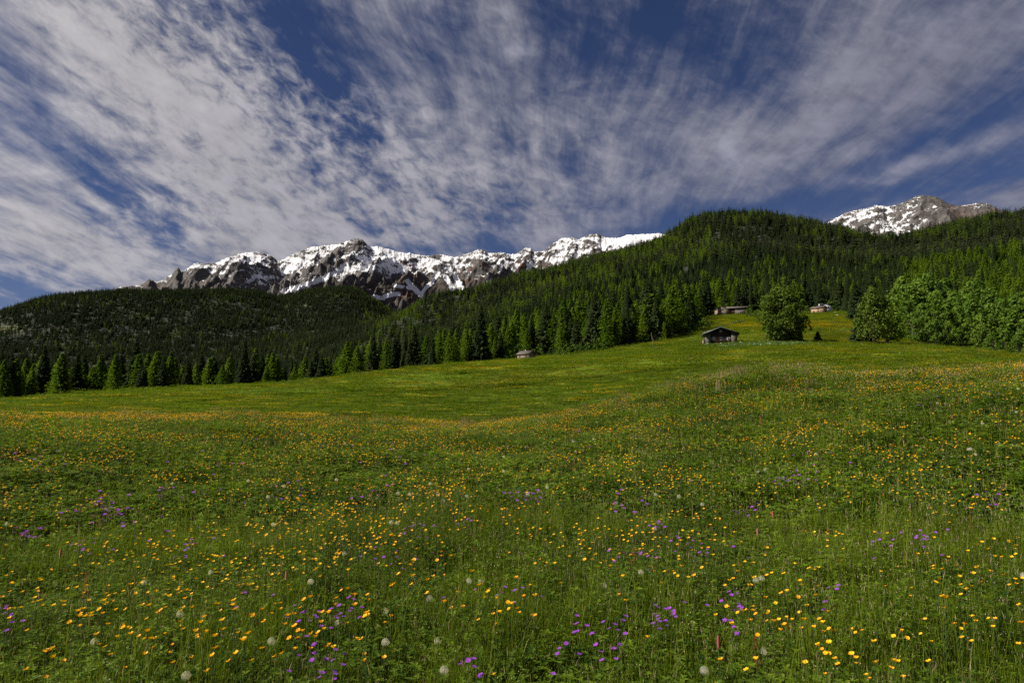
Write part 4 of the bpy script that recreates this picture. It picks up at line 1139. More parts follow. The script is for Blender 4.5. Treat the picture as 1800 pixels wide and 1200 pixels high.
def small_things():
    # flagpole
    p = at(1148, 192); e = empty('flagpole', p); tag(e, 'thin wooden pole with a small faded red flag on the slope', 'flagpole')
    mb = MB(); mb.tube([(0, 0, -.4), (-.15, 0, 2.4), (-.42, 0, 4.6)], [.06, .05, .03], 6); mb.build('pole', plain('grey pole', (.14, .13, .13), .8), e)
    mb = MB(); V = [(-.28, 0, 3.5), (-.10, .05, 3.2), (.15, -.04, 2.6), (.28, .03, 2.1), (.10, .02, 2.35), (-.18, 0, 2.75)]; n = 6
    mb.faces([(a, b - .01, c) for a, b, c in V] + [(a, b + .01, c) for a, b, c in V], [tuple(range(6)), tuple(range(11, 5, -1))] + [(i, i + 6, (i + 1) % 6 + 6, (i + 1) % 6) for i in range(6)])
    mb.build('flag', plain('faded red cloth', (.42, .16, .13), .9), e)
    dark = plain('dark wet rock', (.035, .03, .03), .9, 2.0, .4); pale = plain('pale boulder', (.5, .47, .42), .9, 2, .2)
    rock('boulder', at(1160, 188), (1.1, .5, .30), dark, 'low dark boulder in the grass right of the flagpole', 'boulder', 2)
    rock('stone', at(1177, 192), (.28, .24, .22), pale, 'small pale stone on the slope between flagpole and wooden hut', 'stone', 3)
    rock('boulder', at(1472, 370), (.9, .6, .5), pale, 'white boulder on the grass below the white house', 'boulder', 4)
    rock('boulder', at(1476, 371), (.8, .6, .4), dark, 'dark boulder touching the white boulder below the houses', 'boulder', 5)
    rock('stone', at(1468, 402), (.5, .5, .45), pale, 'small white stone right of the white house', 'stone', 6)
    rock('stone', at(1515, 200), (.36, .3, .16), pale, 'flat pale stone left of the clump trunks', 'stone', 7)
    rock('stone', at(1486, 340), (.8, .6, .3), dark, 'grey stone in the grass left of the right clump', 'stone', 8)
    rock('stone', at(1548, 212), (1.2, .6, .3), plain('brown stone', (.20, .15, .12), .9, 2), 'long brown stone between the trunks of the right clump', 'stone', 9)
    # marker post
    p = at(1582, 134); mb = MB(); mb.tube([(0, 0, -.2), (0, 0, .42)], [.05, .05], 6); o = mb.build('marker_post', pale); o.location = p; tag(o, 'short pale marker post in the grass below the right clump', 'post')
    # log pile left of the big tree
    p = at(1349, 199); e = empty('log_pile', p, face_cam(p)); tag(e, 'pile of weathered logs beside the left foot of the big tree', 'log pile')
    mw = plain('weathered log', (.19, .155, .125), .95, 3, .4); rn = random.Random(3)
    for i in range(11):
        x0 = rn.uniform(-2.9, .4); ln = rn.uniform(1.4, 3.2); z = .1 + (i // 5) * .17; y = rn.uniform(-.5, .5)
        mb = MB(); r_ = rn.uniform(.08, .14); mb.tube([(x0, y, z + rn.uniform(-.05, .05)), (x0 + ln * .5, y + rn.uniform(-.1, .1), z + .03), (x0 + ln, y + rn.uniform(-.2, .2), z + rn.uniform(-.05, .12))], [r_, r_ * .95, r_ * .8], 7); mb.build('log', mw, e)
    # dry stone wall along the bank
    e = None; rn = random.Random(4)
    pts = [at(px, d) for px, d in ((1254, 268), (1266, 276), (1280, 286), (1294, 297), (1310, 308))]
    mb = MB(); e = empty('stone_wall', pts[0]); tag(e, 'low dry stone wall climbing the bank above the wooden hut', 'wall')
    p0 = Vector(pts[0])
    for a, b in zip(pts[:-1], pts[1:]):
        a = Vector(a) - p0; b = Vector(b) - p0; d = b - a; n = int(d.length / .55)
        side = Vector((-d.y, d.x, 0)).normalized()
        for i in range(n):
            for lay in range(2):
                c = a + d * ((i + .5 * lay + .5) / n); s = rn.uniform(.24, .34)
                u = d.normalized() * s; w = side * .28; h0 = lay * .33 - .1; h1 = h0 + rn.uniform(.3, .36)
                V = [c - u - w, c + u - w, c + u + w, c - u + w]
                mb.faces([(q.x, q.y, q.z + h0) for q in V] + [(q.x * 1 , q.y, q.z + h1 + rn.uniform(-.04, .04)) for q in V], [(0, 3, 2, 1), (4, 5, 6, 7), (0, 1, 5, 4), (1, 2, 6, 5), (2, 3, 7, 6), (3, 0, 4, 7)])
    o = mb.build('stones', M_stone, e); o['kind'] = 'stuff'
    # patch of dock plants under the tree
    P = []; rn = random.Random(6)
    mbp = MB(); leaf_cluster(mbp, (0, 0, .25), (.55, .55, .28), 60, rn, .22, 0, .5)
    for _ in range(900):
        px = rn.gauss(1335, 42); d = rn.uniform(172, 198); q = at(px, d); P.append(q)
    P = np.array(P); n = len(P); rot = np.zeros((n, 3)); rot[:, 2] = rng.uniform(0, 6, n)
    scatter('dock_plants', 'pale broad leaved plants carpeting the ground beside the hut', P, rot, rng.uniform(.6, 1.3, n), np.zeros(n, int), [bpy.data.objects.new('dock_kind', mbp.mesh('dock', [M_dock]))])


small_things()


# ------------------------------------------------------------------ meadow vegetation
def blade(mb, rn, x, y, L, w, bend, mi=0, t=.5, seg=3):
    a = rn.uniform(0, 6.283); ca, sa = math.cos(a), math.sin(a); b2 = a + 1.57 + rn.uniform(-.6, .6); px_, py_ = math.cos(b2) * w / 2, math.sin(b2) * w / 2
    pts = []
    for i in range(seg + 1):
        f = i / seg; off = bend * L * f * f; z = L * (f - .25 * bend * f * f)
        k = (1 - f ** 1.6)
        c = (x + ca * off, y + sa * off, z)
        if i < seg: pts.append(((c[0] - px_ * k, c[1] - py_ * k, c[2]), (c[0] + px_ * k, c[1] + py_ * k, c[2])))
        else: pts.append((c,))
    b = len(mb.v)
    for p in pts: mb.v += list(p)
    for i in range(seg - 1):
        mb.f.append([b + 2 * i, b + 2 * i + 1, b + 2 * i + 3, b + 2 * i + 2]); mb.m.append(mi); mb.t.append(t)
    i = seg - 1; mb.f.append([b + 2 * i, b + 2 * i + 1, b + 2 * i + 2]); mb.m.append(mi); mb.t.append(t)


def disc(rn, r):
    q = math.sqrt(rn.random()) * r; a = rn.uniform(0, 6.283); return q * math.cos(a), q * math.sin(a)


def clump(seed, rad, n, L0, L1, w, nleaf=0, leaf=.03, nseed=0, seg=3, dry=.03, bendmax=.6):
    rn = random.Random(seed); mb = MB()
    for _ in range(n):
        x, y = disc(rn, rad); t = .95 if rn.random() < dry else .85 * rn.random() ** 1.5
        blade(mb, rn, x, y, rn.uniform(L0, L1) * (1 if rn.random() < .8 else .6), w * rn.uniform(.6, 1.3), abs(rn.gauss(0, bendmax * .6)), 0, t, seg)
    for _ in range(nleaf):
        x, y = disc(rn, rad); z = rn.uniform(.35, .95) * L1
        nl = rn.randint(3, 5); a0 = rn.uniform(0, 6.28); t = rn.uniform(0, .85)
        for k in range(nl):
            a = a0 + k * 6.283 / nl; ln = leaf * rn.uniform(.7, 1.5); wd = ln * rn.uniform(.22, .4); tilt = rn.uniform(-.2, .6)
            d = Vector((math.cos(a), math.sin(a), tilt)).normalized(); sd_ = Vector((-d.y, d.x, 0)).normalized()
            o = Vector((x, y, z)); fold = Vector((0, 0, wd * .35))
            m_ = o + d * ln * .5
            mb.poly([o, m_ + sd_ * wd + fold, o + d * ln], 1, t); mb.poly([o, o + d * ln, m_ - sd_ * wd + fold], 1, t)
    for _ in range(int(n * .10)):
        x, y = disc(rn, rad); z = rn.uniform(.6, 1.15) * L1; q = max(w * .55, .0026)
        mb.poly([(x - q, y, z), (x, y - q, z - q), (x + q, y, z), (x, y + q, z + q)], 2, rn.uniform(.6, 1)); mb.poly([(x, y, z - 1.6 * q), (x + q, y, z), (x, y, z + 1.6 * q), (x - q, y, z)], 2, rn.uniform(.6, 1))
    for _ in range(nseed):
        x, y = disc(rn, rad); L = rn.uniform(L1 * 1.0, L1 * 1.35); a = rn.uniform(0, 6.28); ox, oy = math.cos(a) * L * .12, math.sin(a) * L * .12
        ww = w * .35
        mb.faces([(x - ww, y, 0), (x + ww, y, 0), (x + ox + ww * .6, y + oy, L), (x + ox - ww * .6, y + oy, L)], [(0, 1, 2, 3)], 0, .5)
        hl = L * .09; hw = max(w * .55, .0025); t = rn.random()
        for s in ((hw, 0), (0, hw)):
            mb.poly([(x + ox, y + oy, L - hl * .2), (x + ox + s[0], y + oy + s[1], L + hl * .3), (x + ox * 1.15, y + oy * 1.15, L + hl), (x + ox - s[0], y + oy - s[1], L + hl * .3)], 2, t)
    return mb


def clump_objs(nm, specs, mats):
    return [bpy.data.objects.new('%s_%02d' % (nm, i), clump(*s).mesh(nm, mats)) for i, s in enumerate(specs)]


def polar_pts(r0, r1, dens, azd=47):
    A = .5 * R(2 * azd) * (r1 ** 2 - r0 ** 2); n = int(A * dens)
    r = np.sqrt(rng.uniform(r0 ** 2, r1 ** 2, n)); a = rng.uniform(R(-azd), R(azd), n)
    x, y = r * np.sin(a), r * np.cos(a); return x, y, r


def lay(name, label, r0, r1, dens, objs, smin, smax, azd=47, maskf=None, nonleaf=None):
    x, y, r = polar_pts(r0, r1, dens, azd)
    if maskf is not None:
        k = maskf(x, y, r); x, y, r = x[k], y[k], r[k]
    n = len(x); z = H(x, y)
    hgt = .85 * (1 + .55 * fbm(x / 3.5, y / 3.5, 3, 150) + .3 * fbm(x / .8, y / .8, 2, 151))
    hgt = hgt * (1 + .45 * fbm(x / .45, y / .35, 1, 155)) * (1 + .35 * np.exp(-((x - 9.5) ** 2 / 14 + (y - 24) ** 2 / 30)))
    s = rng.uniform(smin, smax, n)
    sc = np.stack([s, s, s * np.clip(hgt, .55, 1.7)], -1)
    rot = np.stack([rng.normal(0, .06, n), rng.normal(0, .06, n), rng.uniform(0, 6.28, n)], -1)
    # which make of clump grows here follows broad patches
    q = fbm(x / 2.2, y / 2.2, 3, 160) + rng.normal(0, .16, n)
    idx = np.clip(((q + .5) * len(objs)).astype(int), 0, len(objs) - 1)
    scatter(name, label, np.stack([x, y, z - .01], -1), rot, sc, idx, objs)
    print(name, n)


GM = [M_grass, M_weed, M_seed]
lay('meadow_grass', 'thick green grass and leafy weeds closest to the front', 1.1, 8.5, 80, clump_objs('grass_a', [
    (1, .17, 66, .14, .36, .0042, 8, .022, 1), (2, .17, 48, .10, .26, .0042, 34, .024, 0), (3, .15, 84, .20, .46, .0038, 3, .02, 1), (4, .16, 40, .10, .22, .0045, 46, .026, 0),
    (5, .15, 74, .16, .44, .0048, 6, .02, 1), (6, .17, 56, .12, .32, .0042, 22, .020, 1), (7, .14, 90, .22, .50, .0036, 2, .02, 1)], GM), .85, 1.25)
lay('meadow_grass', 'flowering meadow grass in the middle of the near field', 8.5, 19, 19, clump_objs('grass_b', [
    (11, .36, 110, .14, .34, .009, 16, .05, 0, 2), (12, .36, 80, .12, .28, .010, 40, .045, 0, 2), (13, .36, 120, .18, .40, .008, 8, .05, 2, 2), (14, .34, 70, .10, .24, .010, 55, .05, 0, 2), (15, .36, 110, .16, .40, .009, 24, .05, 1, 2)], GM), .85, 1.3)
lay('meadow_grass', 'meadow grass running up to the near crest', 19, 48, 5.0, clump_objs('grass_c', [
    (21, .75, 220, .14, .32, .013, 40, .06, 2, 2), (22, .75, 170, .12, .28, .014, 120, .06, 0, 2), (23, .75, 230, .18, .38, .012, 14, .06, 5, 2), (24, .75, 210, .16, .38, .013, 50, .06, 3, 2)], GM), .85, 1.3)
GF = [M_grass_far, M_grass_far, M_seed]


def meadow_mask(x, y, r):
    px, py = proj(x, y, H(x, y)); return r < np.interp(px, EDGE_PX, EDGE_D) + 3


lay('meadow_grass', 'short grass of the hollow beyond the near crest', 46, 115, .95, clump_objs('grass_d', [
    (31, 1.6, 300, .06, .17, .022, 60, .08, 0, 2), (32, 1.6, 280, .06, .15, .024, 110, .09, 0, 2), (33, 1.6, 300, .08, .19, .022, 40, .08, 3, 2)], GF), .85, 1.25, 44, meadow_mask)
lay('meadow_grass', 'far pasture grass below the forest edge', 112, 432, .13, clump_objs('grass_e', [
    (41, 3.8, 380, .06, .18, .05, 90, .17, 0, 2), (42, 3.8, 320, .05, .15, .055, 170, .18, 0, 2), (43, 3.8, 380, .08, .20, .05, 60, .17, 3, 2)], GF), .85, 1.2, 42, meadow_mask)


# ------------------------------------------------------------------ flowers
def stem_mb(L, lean=(0, 0), r=.0012):
    s = MB(); s.tube([(0, 0, 0), (lean[0] * .4, lean[1] * .4, L * .5), (lean[0], lean[1], L)], [r * 1.3, r, r * .9], 4, cap=False); return s


def buttercup_head(seed, L, lean, r=.0125, cup=.55):
    rn = random.Random(seed); mb = MB(); c = Vector((lean[0], lean[1], L))
    ax = Vector((lean[0] * 3 - .25 + rn.uniform(-.3, .3), lean[1] * 3 + rn.uniform(-.3, .3), 1)).normalized()
    u = ax.orthogonal().normalized(); v = ax.cross(u)
    for k in range(5):
        a = 6.283 * k / 5 + rn.uniform(-.1, .1); d = u * math.cos(a) + v * math.sin(a); s = ax.cross(d); t = rn.uniform(.1, .9)
        p0 = c + d * r * .1; m1 = c + d * r * .55 + ax * r * cup * .35; tip = c + d * r + ax * r * cup
        w = r * .58
        mb.faces([p0, m1 - s * w * .9 + ax * r * .12, m1, m1 + s * w * .9 + ax * r * .12, tip - s * w * .75, tip + ax * r * .08, tip + s * w * .75],
                 [(0, 1, 2), (0, 2, 3), (1, 4, 5, 2), (2, 5, 6, 3)], 0, t)
    mb.tube([c + ax * r * .05, c + ax * r * .35], [r * .28, r * .2], 6, 1, .3)
    return mb


def cranesbill_head(seed, L, lean, r=.0140):
    rn = random.Random(seed); mb = MB(); c = Vector((lean[0], lean[1], L))
    ax = Vector((rn.uniform(-.5, .2), rn.uniform(-.7, .1), 1)).normalized(); u = ax.orthogonal().normalized(); v = ax.cross(u)
    for k in range(5):
        a = 6.283 * k / 5; d = u * math.cos(a) + v * math.sin(a); s = ax.cross(d); t = rn.uniform(.1, .9)
        tip = c + d * r + ax * r * .22; m1 = c + d * r * .6 + ax * r * .15
        mb.faces([c, m1 - s * r * .42, m1 + s * r * .42, tip - s * r * .3, tip + s * r * .3, c + d * r * .92 + ax * r * .2], [(0, 1, 2), (1, 3, 5, 4, 2)], 0, t)
    mb.tube([c, c + ax * r * .3], [r * .12, r * .06], 5, 1, .3)
    return mb


def clock_head(seed, L, lean, r=.021, part=False):
    """dandelion clock: a ball of fine stalks with little parachutes"""
    rn = random.Random(seed); fl = MB(); c = Vector((lean[0], lean[1], L)); n = 190
    for i in range(n):
        z = 1 - 2 * (i + .5) / n; q = math.sqrt(1 - z * z); a = 2.39996 * i
        d = Vector((q * math.cos(a), q * math.sin(a), z))
        if d.z < -.8 or (part and d.x > -.05 and rn.random() < .92): continue
        e = c + d * r * rn.uniform(.86, 1.0); s = d.orthogonal().normalized(); s2 = d.cross(s); w = r * .15; ph = rn.uniform(0, 2)
        for j in range(3):
            b = ph + j * 2.094; k = s * math.cos(b) + s2 * math.sin(b); k2 = s * math.cos(b + .5) + s2 * math.sin(b + .5)
            fl.poly([e, e + k * w + d * w * .35, e + k2 * w + d * w * .35], 0, rn.random())
        fl.poly([c + d * r * .2 - s * r * .008, c + d * r * .2 + s * r * .008, e], 0, rn.random() * .5)
    co = MB(); co.tube([c - Vector((0, 0, r * .25)), c - Vector((0, 0, r * .05)), c + Vector((0, 0, r * .18))], [r * .12, r * .24, r * .12], 7)
    return fl, co


def copy_thing(root):
    c = root.copy(); COL.objects.link(c)
    for ch in root.children:
        d = ch.copy(); COL.objects.link(d); d.parent = c
        for g in ch.children:
            k = g.copy(); COL.objects.link(k); k.parent = d
    return c


def wild(fields):
    """flower spots over the near meadow: (x, y) where the density field says so"""
    pass


def thirds(px): return 'left' if px < 360 else 'centre left' if px < 720 else 'centre' if px < 1080 else 'centre right' if px < 1440 else 'right'


def label_rows(objs, word):
    """rows of twenty from the front edge backwards, each counted from the left"""
    objs.sort(key=lambda e: -e['_q'][1])
    for r_ in range(0, len(objs), 20):
        row = sorted(objs[r_:r_ + 20], key=lambda e: e['_q'][0]); n = r_ // 20
        for i, e in enumerate(row):
            e['label'] = '%s, %s from the left in the %s band from the front' % (word, nth_word(i), 'nearest' if n == 0 else nth_word(n))
            del e['_q']


def flowers():
    # ---- buttercups
    protos = []
    for i in range(6):
        L = .43; lean = (random.uniform(-.05, .05), random.uniform(-.05, .05))
        e = empty('buttercup', (0, 0, 0)); tag(e, 'yellow buttercup', 'flower', 'single buttercups standing in the near grass')
        hd = buttercup_head(i, L, lean, .0128 if i % 2 else .0108, (.75, .45, .9, .6, .5, .8)[i]).build('flower_head', [M_yellow, M_farbloom], e)
        stem_mb(L, lean, .0011).build('stem', M_stem, e)
        protos.append(e)
    x, y, r = polar_pts(1.8, 46, 74.0, 44)
    f = fbm(x / 2.6, y / 2.6, 3, 201) * .9 + fbm(x / .8, y / .8, 2, 205) * .9
    px, py = proj(x, y, H(x, y) + .38)
    extra = .34 * np.exp(-((py - 775) / 28) ** 2) * (px < 1150) + .3 * np.exp(-((py - 700) / 22) ** 2) * (px > 1430) + np.where((px > 930) & (px < 1100) & (py > 930), .15, 0) + np.where((px > 1500) & (py < 790), .12, 0) - np.where((px > 1180) & (px < 1480) & (py > 690) & (py < 800), .30, 0)
    pr = np.clip(.24 + f * 3.2 + extra, .04, 1)
    k = rng.random(len(x)) < pr; k &= (py < 1215) & (px > -60) & (px < 1860)
    x, y, r, px, py = (q[k] for q in (x, y, r, px, py))
    hs = rng.uniform(.80, 1.12, len(x)) * np.clip(1 + .5 * fbm(x / 3.5, y / 3.5, 3, 150), .85, 1.45)
    o = np.argsort(r); vis = (px[o] > 0) & (px[o] < 1800) & (py[o] < 1195); near = o[vis][:295]; rest = np.setdiff1d(o, near)
    heads = []
    for n, k in enumerate(near):
        e = protos[n] if n < 6 else copy_thing(protos[int(rng.integers(0, 6))])
        e.location = (x[k], y[k], float(H(x[k], y[k]))); e.rotation_euler = (0, 0, random.uniform(-.9, .9)); s = hs[k]; e.scale = (max(.85, s), max(.85, s), s)
        e['_q'] = (float(px[k]), float(py[k])); heads.append(e)
    label_rows(heads, 'orange yellow buttercup')
    prc = []
    for i in range(4):
        mb = buttercup_head(50 + i, .43, (.02 * i - .03, .02), .0118, .6)
        b = len(mb.v); st = stem_mb(.43, (.02 * i - .03, .02), .0013); mb.v += st.v; mb.f += [[q + b for q in g] for g in st.f]; mb.m += [2] * len(st.f); mb.t += st.t
        prc.append(bpy.data.objects.new('buttercup_kind_%02d' % i, mb.mesh('buttercup', [M_yellow, M_farbloom, M_stem])))
    n = len(rest); rot = np.zeros((n, 3)); rot[:, 2] = rng.uniform(-1, 1, n); rot[:, 0] = rng.normal(0, .12, n)
    big = np.clip(1 + (r[rest] - 10) * .012, 1, 1.35)
    sc = np.stack([big, big, hs[rest]], -1)
    scatter('buttercups', 'buttercups spread thickly up to the near crest', np.stack([x[rest], y[rest], H(x[rest], y[rest])], -1), rot, sc, rng.integers(0, 4, n), prc)
    print('buttercups', len(near), n)

    # ---- cranesbill, in small drifts seen in the photograph
    drifts = [(575, 1165, 26, 7), (830, 1166, 26, 5), (1160, 1080, 34, 11), (1085, 1092, 20, 4), (1030, 1098, 26, 5), (1300, 1096, 16, 3), (15, 1080, 18, 6), (1620, 945, 50, 15), (1545, 955, 30, 5), (545, 1088, 24, 7), (605, 1065, 36, 8), (45, 936, 22, 9), (540, 1150, 60, 4),
              (930, 873, 30, 14), (820, 918, 26, 8), (725, 932, 36, 10), (1380, 845, 30, 14), (1410, 843, 30, 9), (1160, 925, 20, 7), (1110, 885, 36, 12), (190, 895, 55, 20), (180, 885, 50, 16), (305, 862, 40, 9), (145, 962, 30, 6), (1310, 905, 30, 8), (1200, 950, 40, 8), (1150, 980, 30, 4), (1250, 970, 40, 5),
              (1010, 1130, 40, 4), (1060, 1145, 30, 4), (1000, 1190, 50, 3), (700, 980, 60, 7), (650, 870, 50, 8), (1740, 870, 30, 6), (1440, 805, 60, 10), (1700, 690, 70, 14), (1640, 700, 50, 10), (480, 860, 60, 10), (330, 960, 60, 8), (1500, 1040, 80, 4), (880, 1040, 60, 6), (1275, 1055, 30, 6), (1090, 965, 40, 6), (450, 1070, 80, 4), (260, 935, 80, 7),
              (90, 800, 80, 16), (640, 790, 120, 18), (980, 780, 90, 12), (1160, 790, 100, 12), (400, 800, 120, 14)]
    cp = []
    for i in range(4):
        L = .33; lean = (random.uniform(-.04, .04), random.uniform(-.04, .04)); e = empty('cranesbill', (0, 0, 0)); tag(e, 'purple cranesbill', 'flower', 'purple cranesbill flowers in the grass')
        cranesbill_head(i, L, lean).build('petals', [M_purple, M_stem], e); stem_mb(L, lean, .0011).build('stem', M_stem, e); cp.append(e)
    pts = []
    for dx, dy, sp, n in drifts:
        for _ in range(int(n * 1.7)):
            q = (random.gauss(dx, sp * .55), random.gauss(dy, sp * .55 * .35)); w = hit(q[0], q[1], .36)
            if w and q[1] < 1197: pts.append((w[0], w[1], q[0], q[1]))
    pts.sort(key=lambda p: p[0] ** 2 + p[1] ** 2); print('cranesbill', len(pts))
    heads = []
    for n, (a, b, p, q) in enumerate(pts[:295]):
        e = cp[n] if n < 4 else copy_thing(cp[int(rng.integers(0, 4))]); s = random.uniform(.85, 1.25)
        e.location = (a, b, float(H(a, b))); e.rotation_euler = (0, 0, random.uniform(-.8, .8)); d = math.hypot(a, b); w = max(1, min(1.2, 1 + (d - 8) * .01)); e.scale = (w, w, s)
        e['_q'] = (float(p), float(q)); heads.append(e)
    label_rows(heads, 'purple cranesbill')
    extra = pts[295:]
    if len(extra) > 3:
        mb = cranesbill_head(9, .33, (0, 0)); st = stem_mb(.33, (0, 0)); b = len(mb.v); mb.v += st.v; mb.f += [[q + b for q in g] for g in st.f]; mb.m += [1] * len(st.f); mb.t += st.t
        P = np.array([(a, b, float(H(a, b))) for a, b, _, _ in extra]); n = len(P); rot = np.zeros((n, 3)); rot[:, 2] = rng.uniform(0, 6, n)
        scatter('cranesbills', 'purple cranesbill flowers far up by the near crest', P, rot, np.stack([np.full(n, 1.5)] * 2 + [rng.uniform(.9, 1.25, n)], -1), np.zeros(n, int), [bpy.data.objects.new('cranesbill_kind', mb.mesh('cranesbill', [M_purple, M_stem]))])

    # ---- dandelion clocks
    spots = [(323, 1187, 0), (674, 1128, 0), (1233, 1179, 0), (1345, 1147, 1), (777, 1178, 0), (754, 1052, 0), (823, 1021, 0), (843, 1022, 0), (1124, 1006, 0), (1065, 1029, 1), (1335, 1016, 0), (1325, 1020, 0), (1795, 1011, 0), (543, 1022, 0), (255, 1023, 1), (166, 1127, 1), (680, 1075, 1), (473, 1127, 0), (370, 1007, 1), (592, 1096, 1), (315, 1080, 0), (769, 1125, 1),
             (11, 922, 1), (481, 922, 0), (606, 973, 1), (686, 918, 0), (698, 919, 0), (1148, 930, 0), (1232, 886, 0), (1151, 870, 0), (926, 870, 0), (960, 857, 0), (1212, 845, 0), (1331, 830, 0), (1343, 826, 0), (1191, 873, 0), (1433, 798, 0), (1725, 744, 0), (1714, 800, 1), (1700, 790, 0), (1704, 790, 0), (698, 867, 0), (719, 869, 0), (755, 850, 0), (768, 870, 0), (820, 872, 0), (435, 845, 0), (498, 855, 0), (303, 850, 1), (470, 873, 0), (822, 824, 0), (884, 828, 0), (590, 843, 0), (780, 880, 1), (605, 780, 0), (1007, 776, 0), (1043, 772, 0), (1049, 743, 0), (1567, 677, 0), (1788, 684, 0), (1785, 725, 0), (1646, 709, 0), (885, 803, 0), (529, 763, 0)]
    cps = []
    for part in (0, 1):
        L = .33; lean = (.01, -.01); e = empty('dandelion_clock', (0, 0, 0)); tag(e, 'dandelion clock', 'flower', 'white dandelion clocks in the near grass')
        fl, co = clock_head(part, L, lean, .0205, bool(part)); fl.build('seed_head', M_fluff, e); co.build('core', M_core, e); stem_mb(L, lean, .0018).build('stem', M_stem, e); cps.append([e, False])
    nth = ['first', 'second', 'third', 'fourth', 'fifth', 'sixth', 'seventh', 'eighth', 'ninth', 'tenth', 'eleventh', 'twelfth', 'thirteenth', 'fourteenth', 'fifteenth', 'sixteenth', 'seventeenth', 'eighteenth', 'nineteenth', 'twentieth']
    bands = [(1110, 'the very front grass'), (1000, 'the second near band of grass'), (900, 'the flowery middle slope'), (840, 'the slope below the crest'), (790, 'the upper near slope'), (0, 'the near crest')]
    grouped = {}
    for s in spots: grouped.setdefault(next(w for t, w in bands if s[1] > t), []).append(s)
    for w, ss in grouped.items():
        for i, (px_, py_, part) in enumerate(sorted(ss)):
            g = hit(px_, py_, .40)
            if g is None: continue
            if not cps[part][1]: e = cps[part][0]; cps[part][1] = True
            else: e = copy_thing(cps[part][0])
            e.location = (g[0], g[1], float(H(*g))); d = math.hypot(*g); q = max(1.0, min(1.7, 1 + (d - 5) * .03)); s = .40 / .33; e.scale = (q, q, s); e.rotation_euler = (0, 0, random.uniform(-.5, .5) + (3.3 if (part and i % 2) else 0))
            # keep the ball round
            for ch in e.children:
                if ch.name.split('.')[0] != 'stem': ch.scale = (1, 1, q / s); ch.location = (0, 0, .33 * (1 - q / s))
            e['label'] = '%s dandelion clock, %s from the left in %s' % ('half bare' if part else 'full round', nth[i], w)

    # ---- pink bistort spikes: single ones
    bs = [(1262, 1134), (1332, 940), (1358, 907), (1615, 775), (1586, 779), (690, 865), (845, 810), (1673, 735), (500, 1016), (103, 975), (875, 790)]
    e0 = empty('bistort', (0, 0, 0)); mb = MB(); L = .42
    rn = random.Random(8)
    for i in range(90):
        f = i / 90; a = 2.4 * i; rr_ = .005 * math.sin(.35 + f * 2.5); c = Vector((math.cos(a) * rr_, math.sin(a) * rr_, L + .055 * f - .01)); d = Vector((math.cos(a), math.sin(a), .4)); s = Vector((-d.y, d.x, 0)) * .0028
        mb.poly([c - s, c + d * .0035 - Vector((0, 0, .002)), c + s, c + Vector((0, 0, .004)) + d * .002], 0, rn.random())
    mb.tube([(0, 0, L - .012), (0, 0, L + .045)], [.004, .002], 5, 0, .2)
    mb.build('flower_spike', M_pink, e0); stem_mb(L, (0, 0), .0014).build('stem', M_stem, e0)
    bs.sort(key=lambda q: -q[1])
    for i, (px_, py_) in enumerate(bs):
        g = hit(px_, py_, .44)
        if g is None: continue
        e = e0 if i == 0 else copy_thing(e0); e.location = (g[0], g[1], float(H(*g))); d = math.hypot(*g); q = 1.0 + min(.4, d * .015); e.scale = (q, q, 1.05); e.rotation_euler = (0, random.uniform(-.1, .1), random.uniform(0, 6))
        tag(e, 'pink bistort flower spike, %s nearest of the pink spikes in the meadow' % nth[i], 'flower', 'pink bistort spikes')

    # ---- small sorrel and seed stalks, uncountable
    sp = []
    for i in range(4):
        rn = random.Random(90 + i); mb = MB(); L = .46
        mb.tube([(0, 0, 0), (.01, 0, L * .5), (.02, .01, L)], [.0016, .0013, .001], 3, 0, .3, False)
        for j in range(34):
            f = rn.random(); z = L * (.58 + .42 * f); a = rn.uniform(0, 6.28); q = .016 * (1 - f) + .004; c = Vector((math.cos(a) * q + .02 * z / L, math.sin(a) * q, z)); s = .0055
            mb.poly([c + Vector((-s, 0, -s)), c + Vector((s, 0, -s * .5)), c + Vector((0, s, s))], 0, rn.random())
        sp.append(bpy.data.objects.new('sorrel_kind_%02d' % i, mb.mesh('sorrel', [M_red])))
    x, y, r = polar_pts(2, 46, 5, 45); px, py = proj(x, y, H(x, y) + .4)
    f = fbm(x / 3, y / 3, 3, 301); pr = .03 + .25 * f + .7 * np.exp(-((r - 27) / 5) ** 2) * (px < 1250) * (px > 250) + np.where((r > 20) & (px > 1380), .15, 0); k = rng.random(len(x)) < pr; x, y, r = x[k], y[k], r[k]; n = len(x)
    rot = np.stack([rng.normal(0, .1, n), rng.normal(0, .1, n), rng.uniform(0, 6.28, n)], -1); w = np.clip(1 + (r - 8) * .03, 1, 2.0)
    scatter('sorrel', 'thin reddish sorrel spikes scattered through the grass', np.stack([x, y, H(x, y)], -1), rot, np.stack([w, w, rng.uniform(.6, 1.05, n)], -1), rng.integers(0, 4, n), sp)
    # tall pale seed grass along the knoll's crest
    rn = random.Random(44); so_ = []
    for i in range(3):
        mb = MB()
        for j in range(16):
            a, b = disc(rn, .3); L = rn.uniform(.45, .68); ox = rn.uniform(.03, .12); oy = rn.uniform(-.04, .04); w = .004
            mb.poly([(a - w, b, 0), (a + w, b, 0), (a + ox + w * .5, b + oy, L), (a + ox - w * .5, b + oy, L)], 0, rn.random())
            for s in ((.008, 0), (0, .008)):
                mb.poly([(a + ox, b + oy, L - .02), (a + ox + s[0], b + oy + s[1], L + .03), (a + ox * 1.3, b + oy, L + .10), (a + ox - s[0], b + oy - s[1], L + .03)], 0, rn.random())
        so_.append(bpy.data.objects.new('seed_kind_%02d' % i, mb.mesh('seedgrass', [M_seed])))
    x, y, r = polar_pts(20, 34, 9, 40); px, py = proj(x, y, H(x, y))
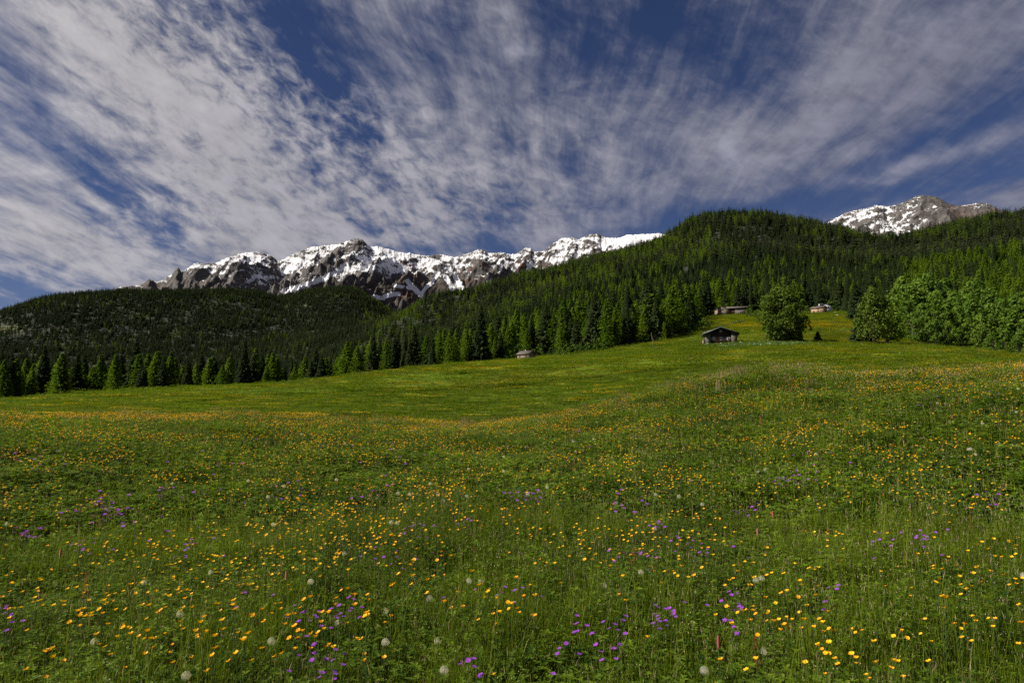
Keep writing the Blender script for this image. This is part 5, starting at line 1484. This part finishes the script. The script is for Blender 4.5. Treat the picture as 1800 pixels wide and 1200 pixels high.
    dn = .35 * np.exp(-((px - 1290) / 130) ** 2) * sstep(23, 28, r) + .06 * (fbm(x / 3, y / 3, 2, 77) > .1)
    k = rng.random(len(x)) < dn * .75; x, y = x[k], y[k]; n = len(x); rot = np.stack([rng.normal(0, .05, n), rng.normal(0, .05, n), rng.uniform(-.6, .6, n)], -1)
    scatter('seed_grass', 'tall pale seed heads along the crest of the knoll', np.stack([x, y, H(x, y)], -1), rot, rng.uniform(.7, 1.1, n), rng.integers(0, 3, n), so_)
    # bloom over the far pasture
    rn = random.Random(45); fo = []
    for i in range(3):
        mb = MB()
        for j in range(60):
            a, b = disc(rn, 1.5); s = .04; z = rn.uniform(.14, .26)
            mb.poly([(a - s, b - s, z), (a + s, b - s, z + .01), (a + s, b + s, z + .03), (a - s, b + s, z + .02)], 0, rn.random())
        fo.append(bpy.data.objects.new('bloom_kind_%02d' % i, mb.mesh('bloom', [M_farbloom])))
    x, y, r = polar_pts(46, 430, .36, 42); px, py = proj(x, y, H(x, y)); k = meadow_mask(x, y, r); f = .7 * fbm(x / 34, y / 24, 4, 401) + .7 * fbm(x / 6, y / 6, 3, 405)
    band = np.exp(-((py - 660 + (px - 1500) * .02) / 14) ** 2) * (px > 1250) * .5 + np.exp(-((py - 572) / 6) ** 2) * (px > 1250) * .7 + np.exp(-((py - 600) / 5) ** 2) * (px > 1450) * .3 + np.exp(-((py - 645 - (px - 1000) * -.03) / 8) ** 2) * .2
    k &= rng.random(len(x)) < np.clip(.10 + .8 * f + .8 * band, .02, 1); x, y, r = x[k], y[k], r[k]; n = len(x); rot = np.zeros((n, 3)); rot[:, 2] = rng.uniform(0, 6, n)
    s = np.clip(.45 + r / 130, .7, 2.2)
    scatter('far_bloom', 'yellow bloom dusting the far pasture', np.stack([x, y, H(x, y)], -1), rot, np.stack([s, s, np.ones(n)], -1), rng.integers(0, 3, n), fo)
    print('bloom', n)


flowers()
print('tris', sum(sum(len(p.vertices) - 2 for p in m.polygons) for m in bpy.data.meshes if len(m.polygons) < 20000))
